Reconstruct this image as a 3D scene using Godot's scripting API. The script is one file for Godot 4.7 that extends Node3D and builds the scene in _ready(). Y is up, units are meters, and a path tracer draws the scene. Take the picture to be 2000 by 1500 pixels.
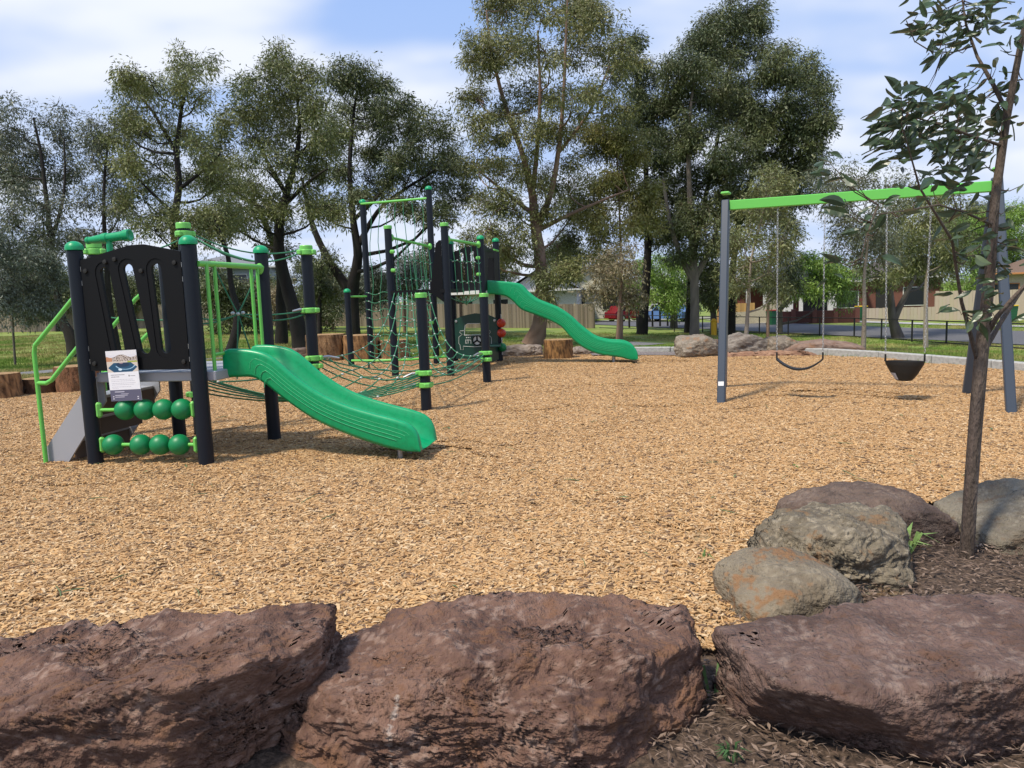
extends Node3D

# ---------------------------------------------------------------- mesh collecting
class MB:
	var v := PackedVector3Array()
	var n := PackedVector3Array()
	var c := PackedColorArray()
	var ix := PackedInt32Array()
	var col := Color(1, 1, 1)
	func tri(a: Vector3, b: Vector3, d: Vector3, na: Vector3, nb: Vector3, nd: Vector3) -> void:
		var k := v.size()
		var flip := (b - a).cross(d - a).dot(na + nb + nd) > 0.0
		v.append(a); v.append(b); v.append(d)
		n.append(na); n.append(nb); n.append(nd)
		c.append(col); c.append(col); c.append(col)
		ix.append(k)
		if flip:
			ix.append(k + 2); ix.append(k + 1)
		else:
			ix.append(k + 1); ix.append(k + 2)
	func flat(a: Vector3, b: Vector3, d: Vector3, out: Vector3) -> void:
		var m := (b - a).cross(d - a).normalized()
		if m.dot(out) < 0.0:
			m = -m
		tri(a, b, d, m, m, m)
	func quad(a: Vector3, b: Vector3, d: Vector3, e: Vector3, out: Vector3) -> void:
		flat(a, b, d, out)
		flat(a, d, e, out)
	func box(at: Vector3, size: Vector3, bevel := 0.0, turn := Basis.IDENTITY) -> void:
		var h := size * 0.5
		var b := minf(bevel, minf(h.x, minf(h.y, h.z)) * 0.9)
		var ax := [Vector3.RIGHT, Vector3.UP, Vector3.BACK]
		for i in 3:
			var j := (i + 1) % 3
			var k := (i + 2) % 3
			for s in [-1.0, 1.0]:
				var o: Vector3 = ax[i] * h[i] * s
				var p: Vector3 = ax[j] * (h[j] - b)
				var q: Vector3 = ax[k] * (h[k] - b)
				quad(at + turn * (o - p - q), at + turn * (o + p - q), at + turn * (o + p + q), at + turn * (o - p + q), turn * o)
				if b > 0.0:
					for s2 in [-1.0, 1.0]:
						var e0: Vector3 = ax[i] * h[i] * s + ax[j] * (h[j] - b) * s2
						var e1: Vector3 = ax[i] * (h[i] - b) * s + ax[j] * h[j] * s2
						quad(at + turn * (e0 - q), at + turn * (e0 + q), at + turn * (e1 + q), at + turn * (e1 - q), turn * (ax[i] * s + ax[j] * s2))
		if b > 0.0:
			for sx in [-1.0, 1.0]:
				for sy in [-1.0, 1.0]:
					for sz in [-1.0, 1.0]:
						var sg := Vector3(sx, sy, sz)
						var w := h - Vector3.ONE * b
						flat(at + turn * (sg * Vector3(h.x, w.y, w.z)), at + turn * (sg * Vector3(w.x, h.y, w.z)), at + turn * (sg * Vector3(w.x, w.y, h.z)), turn * sg)
	func tube(p: Array, r: Array, sides := 8, caps := true, lumpy: FastNoiseLite = null, lump := 0.0) -> void:
		var m := p.size()
		var up := Vector3.UP if absf((p[1] - p[0]).normalized().y) < 0.9 else Vector3.RIGHT
		var rings := []
		var norms := []
		for i in m:
			var t: Vector3 = (p[mini(i + 1, m - 1)] - p[maxi(i - 1, 0)]).normalized()
			var a := (up - t * up.dot(t)).normalized()
			up = a
			var b := t.cross(a)
			var ring := PackedVector3Array()
			var nn := PackedVector3Array()
			for s in sides:
				var f := TAU * s / sides
				var o := a * cos(f) + b * sin(f)
				var rr: float = r[i]
				if lumpy:
					rr *= 1.0 + lump * lumpy.get_noise_3dv((p[i] + o * rr) * 10.0)
				ring.append(p[i] + o * rr)
				nn.append(o)
			rings.append(ring)
			norms.append(nn)
		for i in m - 1:
			for s in sides:
				var s2 := (s + 1) % sides
				var A: PackedVector3Array = rings[i]
				var B: PackedVector3Array = rings[i + 1]
				var NA: PackedVector3Array = norms[i]
				var NB: PackedVector3Array = norms[i + 1]
				tri(A[s], A[s2], B[s2], NA[s], NA[s2], NB[s2])
				tri(A[s], B[s2], B[s], NA[s], NB[s2], NB[s])
		if caps:
			for e in [0, m - 1]:
				var R: PackedVector3Array = rings[e]
				var o2: Vector3 = p[0] - p[1] if e == 0 else p[m - 1] - p[m - 2]
				for s in sides:
					flat(p[e], R[s], R[(s + 1) % sides], o2)
	func rod(a: Vector3, b: Vector3, r: float, sides := 8) -> void:
		tube([a, b], [r, r], sides)
	# profile: [radius, height] pairs turned round an axis through "at"
	func lathe(at: Vector3, prof: Array, sides := 20, axis := Vector3.UP) -> void:
		var a := axis.normalized()
		var x := (Vector3.RIGHT if absf(a.x) < 0.9 else Vector3.FORWARD)
		x = (x - a * x.dot(a)).normalized()
		var z := a.cross(x)
		for i in prof.size() - 1:
			var r0: float = prof[i][0]
			var h0: float = prof[i][1]
			var r1: float = prof[i + 1][0]
			var h1: float = prof[i + 1][1]
			for s in sides:
				var f := TAU * s / sides
				var f2 := TAU * (s + 1) / sides
				var o := x * cos(f) + z * sin(f)
				var o2 := x * cos(f2) + z * sin(f2)
				var na := (o * (h1 - h0) - a * (r1 - r0)).normalized()
				var nb := (o2 * (h1 - h0) - a * (r1 - r0)).normalized()
				if r0 > 1e-5:
					tri(at + o * r0 + a * h0, at + o2 * r0 + a * h0, at + o2 * r1 + a * h1, na, nb, nb)
				if r1 > 1e-5:
					tri(at + o * r0 + a * h0, at + o2 * r1 + a * h1, at + o * r1 + a * h1, na, nb, na)
	func ball(at: Vector3, r: Vector3, seg := 14) -> void:
		var rows := seg / 2 + 1
		for i in rows:
			var t0 := PI * i / rows
			var t1 := PI * (i + 1) / rows
			for s in seg:
				var f := TAU * s / seg
				var f2 := TAU * (s + 1) / seg
				var a := Vector3(sin(t0) * cos(f), cos(t0), sin(t0) * sin(f))
				var b := Vector3(sin(t0) * cos(f2), cos(t0), sin(t0) * sin(f2))
				var d := Vector3(sin(t1) * cos(f2), cos(t1), sin(t1) * sin(f2))
				var e := Vector3(sin(t1) * cos(f), cos(t1), sin(t1) * sin(f))
				if i > 0:
					tri(at + a * r, at + b * r, at + d * r, (a / r).normalized(), (b / r).normalized(), (d / r).normalized())
				if i < rows - 1:
					tri(at + a * r, at + d * r, at + e * r, (a / r).normalized(), (d / r).normalized(), (e / r).normalized())
	# a flat outline given in (x, y), pushed out along z by depth, moved by xf
	func plate(poly: PackedVector2Array, depth: float, xf := Transform3D.IDENTITY) -> void:
		var t := Geometry2D.triangulate_polygon(poly)
		for s in [-1.0, 1.0]:
			for i in range(0, t.size(), 3):
				var q := []
				for k in 3:
					var w := poly[t[i + k]]
					q.append(xf * Vector3(w.x, w.y, s * depth * 0.5))
				flat(q[0], q[1], q[2], xf.basis * Vector3(0, 0, s))
		var area := 0.0
		for i in poly.size():
			area += poly[i].cross(poly[(i + 1) % poly.size()])
		for i in poly.size():
			var a := poly[i]
			var b := poly[(i + 1) % poly.size()]
			var o := Vector3(b.y - a.y, a.x - b.x, 0) * signf(area)
			quad(xf * Vector3(a.x, a.y, -depth * 0.5), xf * Vector3(b.x, b.y, -depth * 0.5), xf * Vector3(b.x, b.y, depth * 0.5), xf * Vector3(a.x, a.y, depth * 0.5), xf.basis * o)
	func mesh() -> ArrayMesh:
		var arr := []
		arr.resize(Mesh.ARRAY_MAX)
		arr[Mesh.ARRAY_VERTEX] = v
		arr[Mesh.ARRAY_NORMAL] = n
		arr[Mesh.ARRAY_COLOR] = c
		arr[Mesh.ARRAY_INDEX] = ix
		var m := ArrayMesh.new()
		m.add_surface_from_arrays(Mesh.PRIMITIVE_TRIANGLES, arr)
		return m

var rng := RandomNumberGenerator.new()
var taken := {}
var M := {}

func numbered(called: String) -> String:
	if not taken.has(called):
		taken[called] = 0
		return called
	taken[called] += 1
	return "%s_%03d" % [called, taken[called]]

func tag(o: Node, label := "", category := "", group := "", kind := "") -> Node:
	if label: o.set_meta("label", label)
	if category: o.set_meta("category", category)
	if group: o.set_meta("group", group)
	if kind: o.set_meta("kind", kind)
	return o

func thing(called: String, label: String, category: String, at := Vector3.ZERO, turn := 0.0, group := "") -> Node3D:
	var o := Node3D.new()
	o.name = numbered(called)
	add_child(o)
	o.position = at
	o.rotation.y = turn
	tag(o, label, category, group)
	return o

# one named mesh under a parent (or at the top level)
func put(called: String, what, mat: Material, parent: Node = null, xf := Transform3D.IDENTITY) -> MeshInstance3D:
	var o := MeshInstance3D.new()
	o.mesh = what.mesh() if what is MB else what
	o.material_override = mat
	o.transform = xf
	if parent == null:
		o.name = numbered(called)
		add_child(o)
	else:
		o.name = called
		parent.add_child(o, true)
	return o

# a part whose shape was written in world coordinates, under a thing at the top level
func putw(called: String, what, mat: Material, parent: Node3D) -> MeshInstance3D:
	return put(called, what, mat, parent, parent.transform.affine_inverse())

func structure(o: Node) -> Node:
	o.set_meta("kind", "structure")
	return o

func copies(called: String, m: Mesh, mat: Material, where: Array, cols: Array, parent: Node = null, xf := Transform3D.IDENTITY) -> MultiMeshInstance3D:
	var mm := MultiMesh.new()
	mm.transform_format = MultiMesh.TRANSFORM_3D
	mm.use_colors = cols.size() > 0
	mm.mesh = m
	mm.instance_count = where.size()
	for i in where.size():
		mm.set_instance_transform(i, where[i])
		if cols.size() > 0:
			mm.set_instance_color(i, cols[i])
	var o := MultiMeshInstance3D.new()
	o.multimesh = mm
	o.material_override = mat
	o.transform = xf
	if parent:
		o.name = called
		parent.add_child(o, true)
	else:
		o.name = numbered(called)
		add_child(o)
	return o

# ---------------------------------------------------------------- materials
func lin(r: float, g: float, b: float) -> Color:
	return Color(r, g, b).linear_to_srgb()

func sm(called: String, col: Color, rough := 0.6, metal := 0.0) -> StandardMaterial3D:
	var m := StandardMaterial3D.new()
	m.resource_name = called
	m.albedo_color = col
	m.roughness = rough
	m.metallic = metal
	M[called] = m
	return m

func noise_tex(seed_: int, freq: float, ramp: Array, size := 512, octaves := 5, kind := FastNoiseLite.TYPE_SIMPLEX_SMOOTH) -> NoiseTexture2D:
	var f := FastNoiseLite.new()
	f.seed = seed_
	f.noise_type = kind
	f.frequency = freq
	f.fractal_octaves = octaves
	f.fractal_gain = 0.6
	var t := NoiseTexture2D.new()
	t.width = size
	t.height = size
	t.seamless = true
	t.noise = f
	if ramp.size() > 0:
		var g := Gradient.new()
		var offs := PackedFloat32Array()
		var cols := PackedColorArray()
		for e in ramp:
			offs.append(e[0])
			cols.append(e[1])
		g.offsets = offs
		g.colors = cols
		t.color_ramp = g
	return t

func triplanar(m: StandardMaterial3D, scale: Vector3, world := true) -> void:
	m.uv1_triplanar = true
	m.uv1_world_triplanar = world
	m.uv1_scale = scale

func make_noise(seed_: int, freq: float, octaves := 3, kind := FastNoiseLite.TYPE_SIMPLEX_SMOOTH) -> FastNoiseLite:
	var f := FastNoiseLite.new()
	f.seed = seed_
	f.frequency = freq
	f.noise_type = kind
	f.fractal_octaves = octaves
	return f

func relief(m: StandardMaterial3D, t: Texture2D, cm: float) -> void:
	m.heightmap_enabled = true
	m.heightmap_texture = t
	m.heightmap_scale = cm

func make_materials() -> void:
	var fine := noise_tex(5, 0.02, [], 512, 6)
	var grain := noise_tex(9, 0.09, [], 256, 3)
	# powder-coated steel and moulded plastic of the play equipment
	var m := sm("charcoal_steel", lin(0.008, 0.012, 0.02), 0.4)
	m.metallic_specular = 0.36
	relief(m, grain, 0.02); triplanar(m, Vector3.ONE * 6.0, false)
	sm("charcoal_swing_steel", lin(0.035, 0.05, 0.075), 0.4)
	sm("lime_steel", lin(0.13, 0.50, 0.085), 0.36)
	sm("lime_clamp", lin(0.16, 0.52, 0.10), 0.42)
	m = sm("green_plastic", lin(0.0, 0.32, 0.12), 0.3)
	relief(m, grain, 0.015); triplanar(m, Vector3.ONE * 1.6, false)
	m.albedo_texture = noise_tex(81, 0.02, [[0.0, Color(0.86, 0.87, 0.86)], [0.5, Color(0.97, 0.97, 0.97)], [1.0, Color(1, 1, 1)]], 512, 6)
	m.roughness_texture = noise_tex(82, 0.03, [[0.0, Color(0.7, 0.7, 0.7)], [1.0, Color(1, 1, 1)]], 512, 6)
	m.roughness = 0.42
	sm("green_plastic_line", lin(0.05, 0.42, 0.19), 0.4)
	sm("green_ball", lin(0.0, 0.19, 0.06), 0.45)
	sm("red_ball", lin(0.5, 0.04, 0.015), 0.35)
	m = sm("black_board", lin(0.005, 0.0055, 0.007), 0.5)
	m.metallic_specular = 0.3
	relief(m, grain, 0.02); triplanar(m, Vector3.ONE * 8.0, false)
	sm("black_board_core", lin(0.06, 0.062, 0.065), 0.6)
	sm("dark_green_board", lin(0.004, 0.045, 0.033), 0.42)
	sm("white_board_core", lin(0.62, 0.66, 0.64), 0.5)
	sm("rope", lin(0.03, 0.17, 0.085), 0.75)
	sm("rope_connector", lin(0.45, 0.5, 0.47), 0.4)
	sm("galvanised", lin(0.42, 0.43, 0.44), 0.38, 0.7)
	m = sm("deck_plate", lin(0.33, 0.345, 0.38), 0.5, 0.1)
	relief(m, grain, 0.03); triplanar(m, Vector3.ONE * 4.0, false)
	sm("black_rubber", lin(0.008, 0.008, 0.008), 0.6)
	sm("pale_rubber", lin(0.4, 0.43, 0.5), 0.5)
	sm("white_sticker", lin(0.7, 0.7, 0.7), 0.5)
	sm("concrete_plain", lin(0.38, 0.38, 0.36), 0.9)
	m = sm("concrete", Color(1, 1, 1), 0.92)
	m.albedo_texture = noise_tex(31, 0.03, [[0.0, lin(0.2, 0.2, 0.19)], [0.45, lin(0.34, 0.34, 0.325)], [1.0, lin(0.46, 0.46, 0.44)]])
	triplanar(m, Vector3.ONE * 0.8)
	m = sm("asphalt", Color(1, 1, 1), 0.93)
	m.albedo_texture = noise_tex(32, 0.05, [[0.0, lin(0.055, 0.056, 0.062)], [0.5, lin(0.095, 0.096, 0.105)], [1.0, lin(0.14, 0.14, 0.15)]])
	triplanar(m, Vector3.ONE * 0.5)
	m = sm("path_asphalt", Color(1, 1, 1), 0.93)
	m.albedo_texture = noise_tex(33, 0.05, [[0.0, lin(0.11, 0.11, 0.115)], [1.0, lin(0.21, 0.21, 0.22)]])
	triplanar(m, Vector3.ONE * 0.5)
	m = sm("mulch_bed", Color(1, 1, 1), 0.95)
	m.albedo_texture = noise_tex(34, 0.045, [[0.15, lin(0.14, 0.09, 0.04)], [0.5, lin(0.27, 0.18, 0.083)], [0.85, lin(0.42, 0.285, 0.14)]], 512, 5)
	relief(m, noise_tex(34, 0.045, [], 512, 5), 1.2)
	triplanar(m, Vector3.ONE * 1.1)
	m = sm("lawn", Color(1, 1, 1), 0.95)
	m.albedo_texture = noise_tex(35, 0.016, [[0.1, lin(0.10, 0.165, 0.022)], [0.45, lin(0.155, 0.225, 0.032)], [0.7, lin(0.225, 0.255, 0.06)], [0.95, lin(0.29, 0.25, 0.115)]], 512, 6)
	relief(m, grain, 2.5)
	triplanar(m, Vector3.ONE * 0.09)
	m = sm("soil", Color(1, 1, 1), 0.97)
	m.albedo_texture = noise_tex(36, 0.04, [[0.1, lin(0.022, 0.014, 0.009)], [0.5, lin(0.07, 0.045, 0.03)], [0.9, lin(0.15, 0.105, 0.075)]], 512, 6)
	relief(m, fine, 2.0)
	triplanar(m, Vector3.ONE * 1.3)
	m = sm("gravel", Color(1, 1, 1), 0.95)
	m.albedo_texture = noise_tex(37, 0.12, [[0.2, lin(0.06, 0.05, 0.05)], [0.5, lin(0.18, 0.15, 0.14)], [0.8, lin(0.4, 0.36, 0.33)]], 512, 3, FastNoiseLite.TYPE_CELLULAR)
	triplanar(m, Vector3.ONE * 0.8)
	# things with their colour in the vertices
	for e in [["chips", 0.85], ["leaf_litter", 0.9], ["grass_blades", 0.8], ["rock_face", 0.88], ["bark", 0.92], ["wood_end", 0.85], ["house", 0.85]]:
		m = sm(e[0], Color(1, 1, 1), e[1])
		m.vertex_color_use_as_albedo = true
	M.grass_blades.backlight_enabled = true
	M.grass_blades.backlight = Color(0.35, 0.35, 0.35)
	relief(M.rock_face, noise_tex(41, 0.018, [], 1024, 7), 1.5)
	triplanar(M.rock_face, Vector3.ONE * 2.2)
	relief(M.bark, noise_tex(42, 0.03, [], 512, 6), 2.0)
	triplanar(M.bark, Vector3(3.0, 0.7, 3.0))
	relief(M.wood_end, noise_tex(43, 0.03, [], 512, 5), 1.5)
	triplanar(M.wood_end, Vector3(3.0, 0.8, 3.0))
	m = sm("gum_leaf", Color(1, 1, 1), 0.5)
	m.vertex_color_use_as_albedo = true
	m.backlight_enabled = true
	m.backlight = Color(0.6, 0.6, 0.6)
	for k in 3:
		m = sm("sapling_leaf_%d" % k, [lin(0.028, 0.055, 0.022), lin(0.042, 0.075, 0.03), lin(0.07, 0.10, 0.05)][k], 0.36)
		m.backlight_enabled = true
		m.backlight = Color(0.25, 0.25, 0.2)
	sm("glass_dark", lin(0.02, 0.024, 0.03), 0.08)
	sm("black_fence", lin(0.006, 0.006, 0.007), 0.5)
	sm("yellow_paint", lin(0.75, 0.42, 0.02), 0.5)
	sm("bin_green", lin(0.01, 0.11, 0.04), 0.5)
	sm("bin_lid", lin(0.75, 0.48, 0.02), 0.5)
	sm("red_lid", lin(0.45, 0.03, 0.02), 0.5)
	sm("car_red", lin(0.17, 0.01, 0.015), 0.25)
	sm("car_blue", lin(0.1, 0.2, 0.42), 0.25)
	sm("car_white", lin(0.7, 0.72, 0.74), 0.25)
	sm("tyre", lin(0.01, 0.01, 0.01), 0.8)

# ---------------------------------------------------------------- terrain
const FAR_EDGE := [[-30.0, -6.0], [-16.0, -9.5], [-10.3, -14.0], [-8.6, -17.3], [-5.0, -19.3], [0.0, -19.1], [2.6, -18.4], [3.5, -17.9], [6.5, -16.0], [7.35, -14.4], [8.2, -11.8], [9.0, -8.0], [9.3, -5.0]]
const NEAR_EDGE := [[-30.0, -3.0], [-2.0, -2.75], [-0.9, -2.9], [0.85, -3.0], [1.05, -3.7], [1.5, -4.55], [2.1, -5.0], [3.2, -4.95], [4.5, -4.6], [9.4, -4.5]]

func on_line(line: Array, x: float) -> float:
	for i in line.size() - 1:
		if x <= line[i + 1][0]:
			var t: float = clampf((x - line[i][0]) / (line[i + 1][0] - line[i][0]), 0.0, 1.0)
			return lerpf(line[i][1], line[i + 1][1], t)
	return line[-1][1]

func edge_distance(x: float, z: float) -> float:
	if z > on_line(FAR_EDGE, x) and x < 9.3:
		return 0.0
	var best := 1e9
	var p := Vector2(x, z)
	for i in FAR_EDGE.size() - 1:
		var a := Vector2(FAR_EDGE[i][0], FAR_EDGE[i][1])
		var b := Vector2(FAR_EDGE[i + 1][0], FAR_EDGE[i + 1][1])
		best = minf(best, p.distance_to(Geometry2D.get_closest_point_to_segment(p, a, b)))
	return best

var rolls := make_noise(3, 0.05, 2)
const PATH := [[-30.0, -11.0], [-17.0, -16.0], [-12.2, -19.6], [-10.6, -23.5], [-8.0, -27.5], [-3.0, -30.5], [3.0, -33.5], [7.0, -38.0]]
const ROAD := [[30.0, -14.0], [24.2, -32.0], [20.6, -43.0], [16.2, -54.0], [11.0, -62.0], [-6.0, -85.0]]

func line_distance(line: Array, x: float, z: float) -> float:
	var best := 1e9
	var p := Vector2(x, z)
	for i in line.size() - 1:
		best = minf(best, p.distance_to(Geometry2D.get_closest_point_to_segment(p, Vector2(line[i][0], line[i][1]), Vector2(line[i + 1][0], line[i + 1][1]))))
	return best

func ground_y(x: float, z: float) -> float:
	var d := clampf(0.85 + 0.04 * x, 0.0, 1.25)
	var e := edge_distance(x, z)
	return -d * smoothstep(0.5, 13.0, e) + 0.06 * rolls.get_noise_2d(x, z) * smoothstep(0.5, 6.0, e)

# a sheet over the ground between two lines z0(x) and z1(x)
func sheet(xs: Array, zs: Callable, rows: int, lift: Callable) -> MB:
	var b := MB.new()
	var pts := []
	for x in xs:
		var zz: Array = zs.call(x)
		var column := PackedVector3Array()
		for r in rows + 1:
			var z: float = lerpf(zz[0], zz[1], float(r) / rows)
			column.append(Vector3(x, lift.call(x, z), z))
		pts.append(column)
	var e := 0.05
	for i in pts.size():
		var P: PackedVector3Array = pts[i]
		for p in P:
			b.v.append(p)
			var g := Vector3(lift.call(p.x - e, p.z) - lift.call(p.x + e, p.z), 2.0 * e, lift.call(p.x, p.z - e) - lift.call(p.x, p.z + e)).normalized()
			b.n.append(g)
			b.c.append(Color(1, 1, 1))
	var w := rows + 1
	for i in pts.size() - 1:
		for r in rows:
			var k := i * w + r
			for t in [[k, k + 1, k + w], [k + 1, k + w + 1, k + w]]:
				var a: Vector3 = b.v[t[0]]
				if (b.v[t[1]] - a).cross(b.v[t[2]] - a).y > 0.0:
					t = [t[0], t[2], t[1]]
				b.ix.append_array(PackedInt32Array(t))
	return b

func steps(a: float, b: float, d: float) -> Array:
	var out := []
	var n := int(ceil((b - a) / d))
	for i in n + 1:
		out.append(lerpf(a, b, float(i) / n))
	return out

# a strip of given half width along a line of ground points
func ribbon(line: Array, half: float, lift: float, thick := 0.0, step := 0.6) -> MB:
	var b := MB.new()
	var c := Curve3D.new()
	for p in line:
		c.add_point(Vector3(p[0], 0, p[1]))
	var n := maxi(2, int(c.get_baked_length() / step))
	var prev := []
	for i in n + 1:
		var s := c.get_baked_length() * i / n
		var p := c.sample_baked(s)
		var q := c.sample_baked(minf(s + 0.05, c.get_baked_length())) - c.sample_baked(maxf(s - 0.05, 0.0))
		var side := Vector3(-q.z, 0, q.x).normalized() * half
		var row := []
		for k in [-1.0, -0.33, 0.33, 1.0]:
			var w: Vector3 = p + side * k
			row.append(Vector3(w.x, ground_y(w.x, w.z) + lift, w.z))
		if i > 0:
			for k in 3:
				b.quad(prev[k], prev[k + 1], row[k + 1], row[k], Vector3.UP)
			if thick > 0.0:
				for k in [0, 3]:
					b.quad(prev[k], row[k], row[k] - Vector3.UP * thick, prev[k] - Vector3.UP * thick, side * (1.0 if k else -1.0))
		prev = row
	return b

func in_mulch(x: float, z: float, m := 0.0) -> bool:
	return x < 9.2 - m and z < on_line(NEAR_EDGE, x) - m and z > on_line(FAR_EDGE, x) + m

const WOODS := [Color(0.460, 0.285, 0.130), Color(0.400, 0.241, 0.107), Color(0.520, 0.338, 0.163), Color(0.440, 0.261, 0.112), Color(0.360, 0.217, 0.098), Color(0.500, 0.309, 0.140), Color(0.560, 0.386, 0.205), Color(0.420, 0.275, 0.140), Color(0.400, 0.246, 0.116), Color(0.470, 0.299, 0.149), Color(0.540, 0.333, 0.144), Color(0.380, 0.251, 0.135), Color(0.160, 0.097, 0.056), Color(0.580, 0.425, 0.251)]

func chip_patch(seed_: int, count: int, size: float) -> MB:
	var b := MB.new()
	var r := RandomNumberGenerator.new()
	r.seed = seed_
	for i in count:
		var rad := sqrt(r.randf()) * size
		var f := r.randf() * TAU
		var long := r.randf_range(0.02, 0.054) * (1.3 if r.randf() < 0.12 else 1.0)
		var wide := r.randf_range(0.006, 0.0135)
		if r.randf() < 0.1:
			wide *= 1.8
		var t := r.randf_range(0.002, 0.005)
		var at := Vector3(cos(f) * rad, 0.004 + r.randf() * r.randf() * 0.017, sin(f) * rad)
		var q := Basis(Vector3.UP, r.randf() * TAU) * Basis(Vector3.BACK, r.randf_range(-0.28, 0.28)) * Basis(Vector3.RIGHT, r.randf_range(-0.4, 0.4))
		# every chip is a piece of one of these woods, picked at random
		b.col = WOODS[r.randi() % WOODS.size()]
		# a splinter: pointed ends, a bent back, the underside left open
		var e := 0.25 + 0.5 * r.randf()
		var A := q * Vector3(-long * 0.5, 0, -wide * 0.5 * e)
		var B := q * Vector3(-long * 0.5, 0, wide * 0.5 * (1.0 - e * 0.6))
		var C := q * Vector3(long * 0.5, 0, wide * 0.5 * e)
		var D := q * Vector3(long * 0.5, 0, -wide * 0.5 * (1.0 - e * 0.6))
		var E := q * Vector3(r.randf_range(-0.2, 0.2) * long, t, wide * 0.5)
		var F := q * Vector3(r.randf_range(-0.2, 0.2) * long, t, -wide * 0.5)
		var up := q * Vector3.UP
		var lo := q * Vector3.DOWN * t * 1.4
		b.quad(at + A, at + B, at + E, at + F, up)
		b.quad(at + F, at + E, at + C, at + D, up)
		b.flat(at + B, at + E, at + B + lo, q * Vector3.BACK)
		b.quad(at + E, at + C, at + C + lo, at + B + lo, q * Vector3.BACK)
		b.flat(at + A, at + F, at + A + lo, q * Vector3.FORWARD)
		b.quad(at + F, at + D, at + D + lo, at + A + lo, q * Vector3.FORWARD)
		b.quad(at + C, at + D, at + D + lo, at + C + lo, q * Vector3.RIGHT)
	return b

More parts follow.
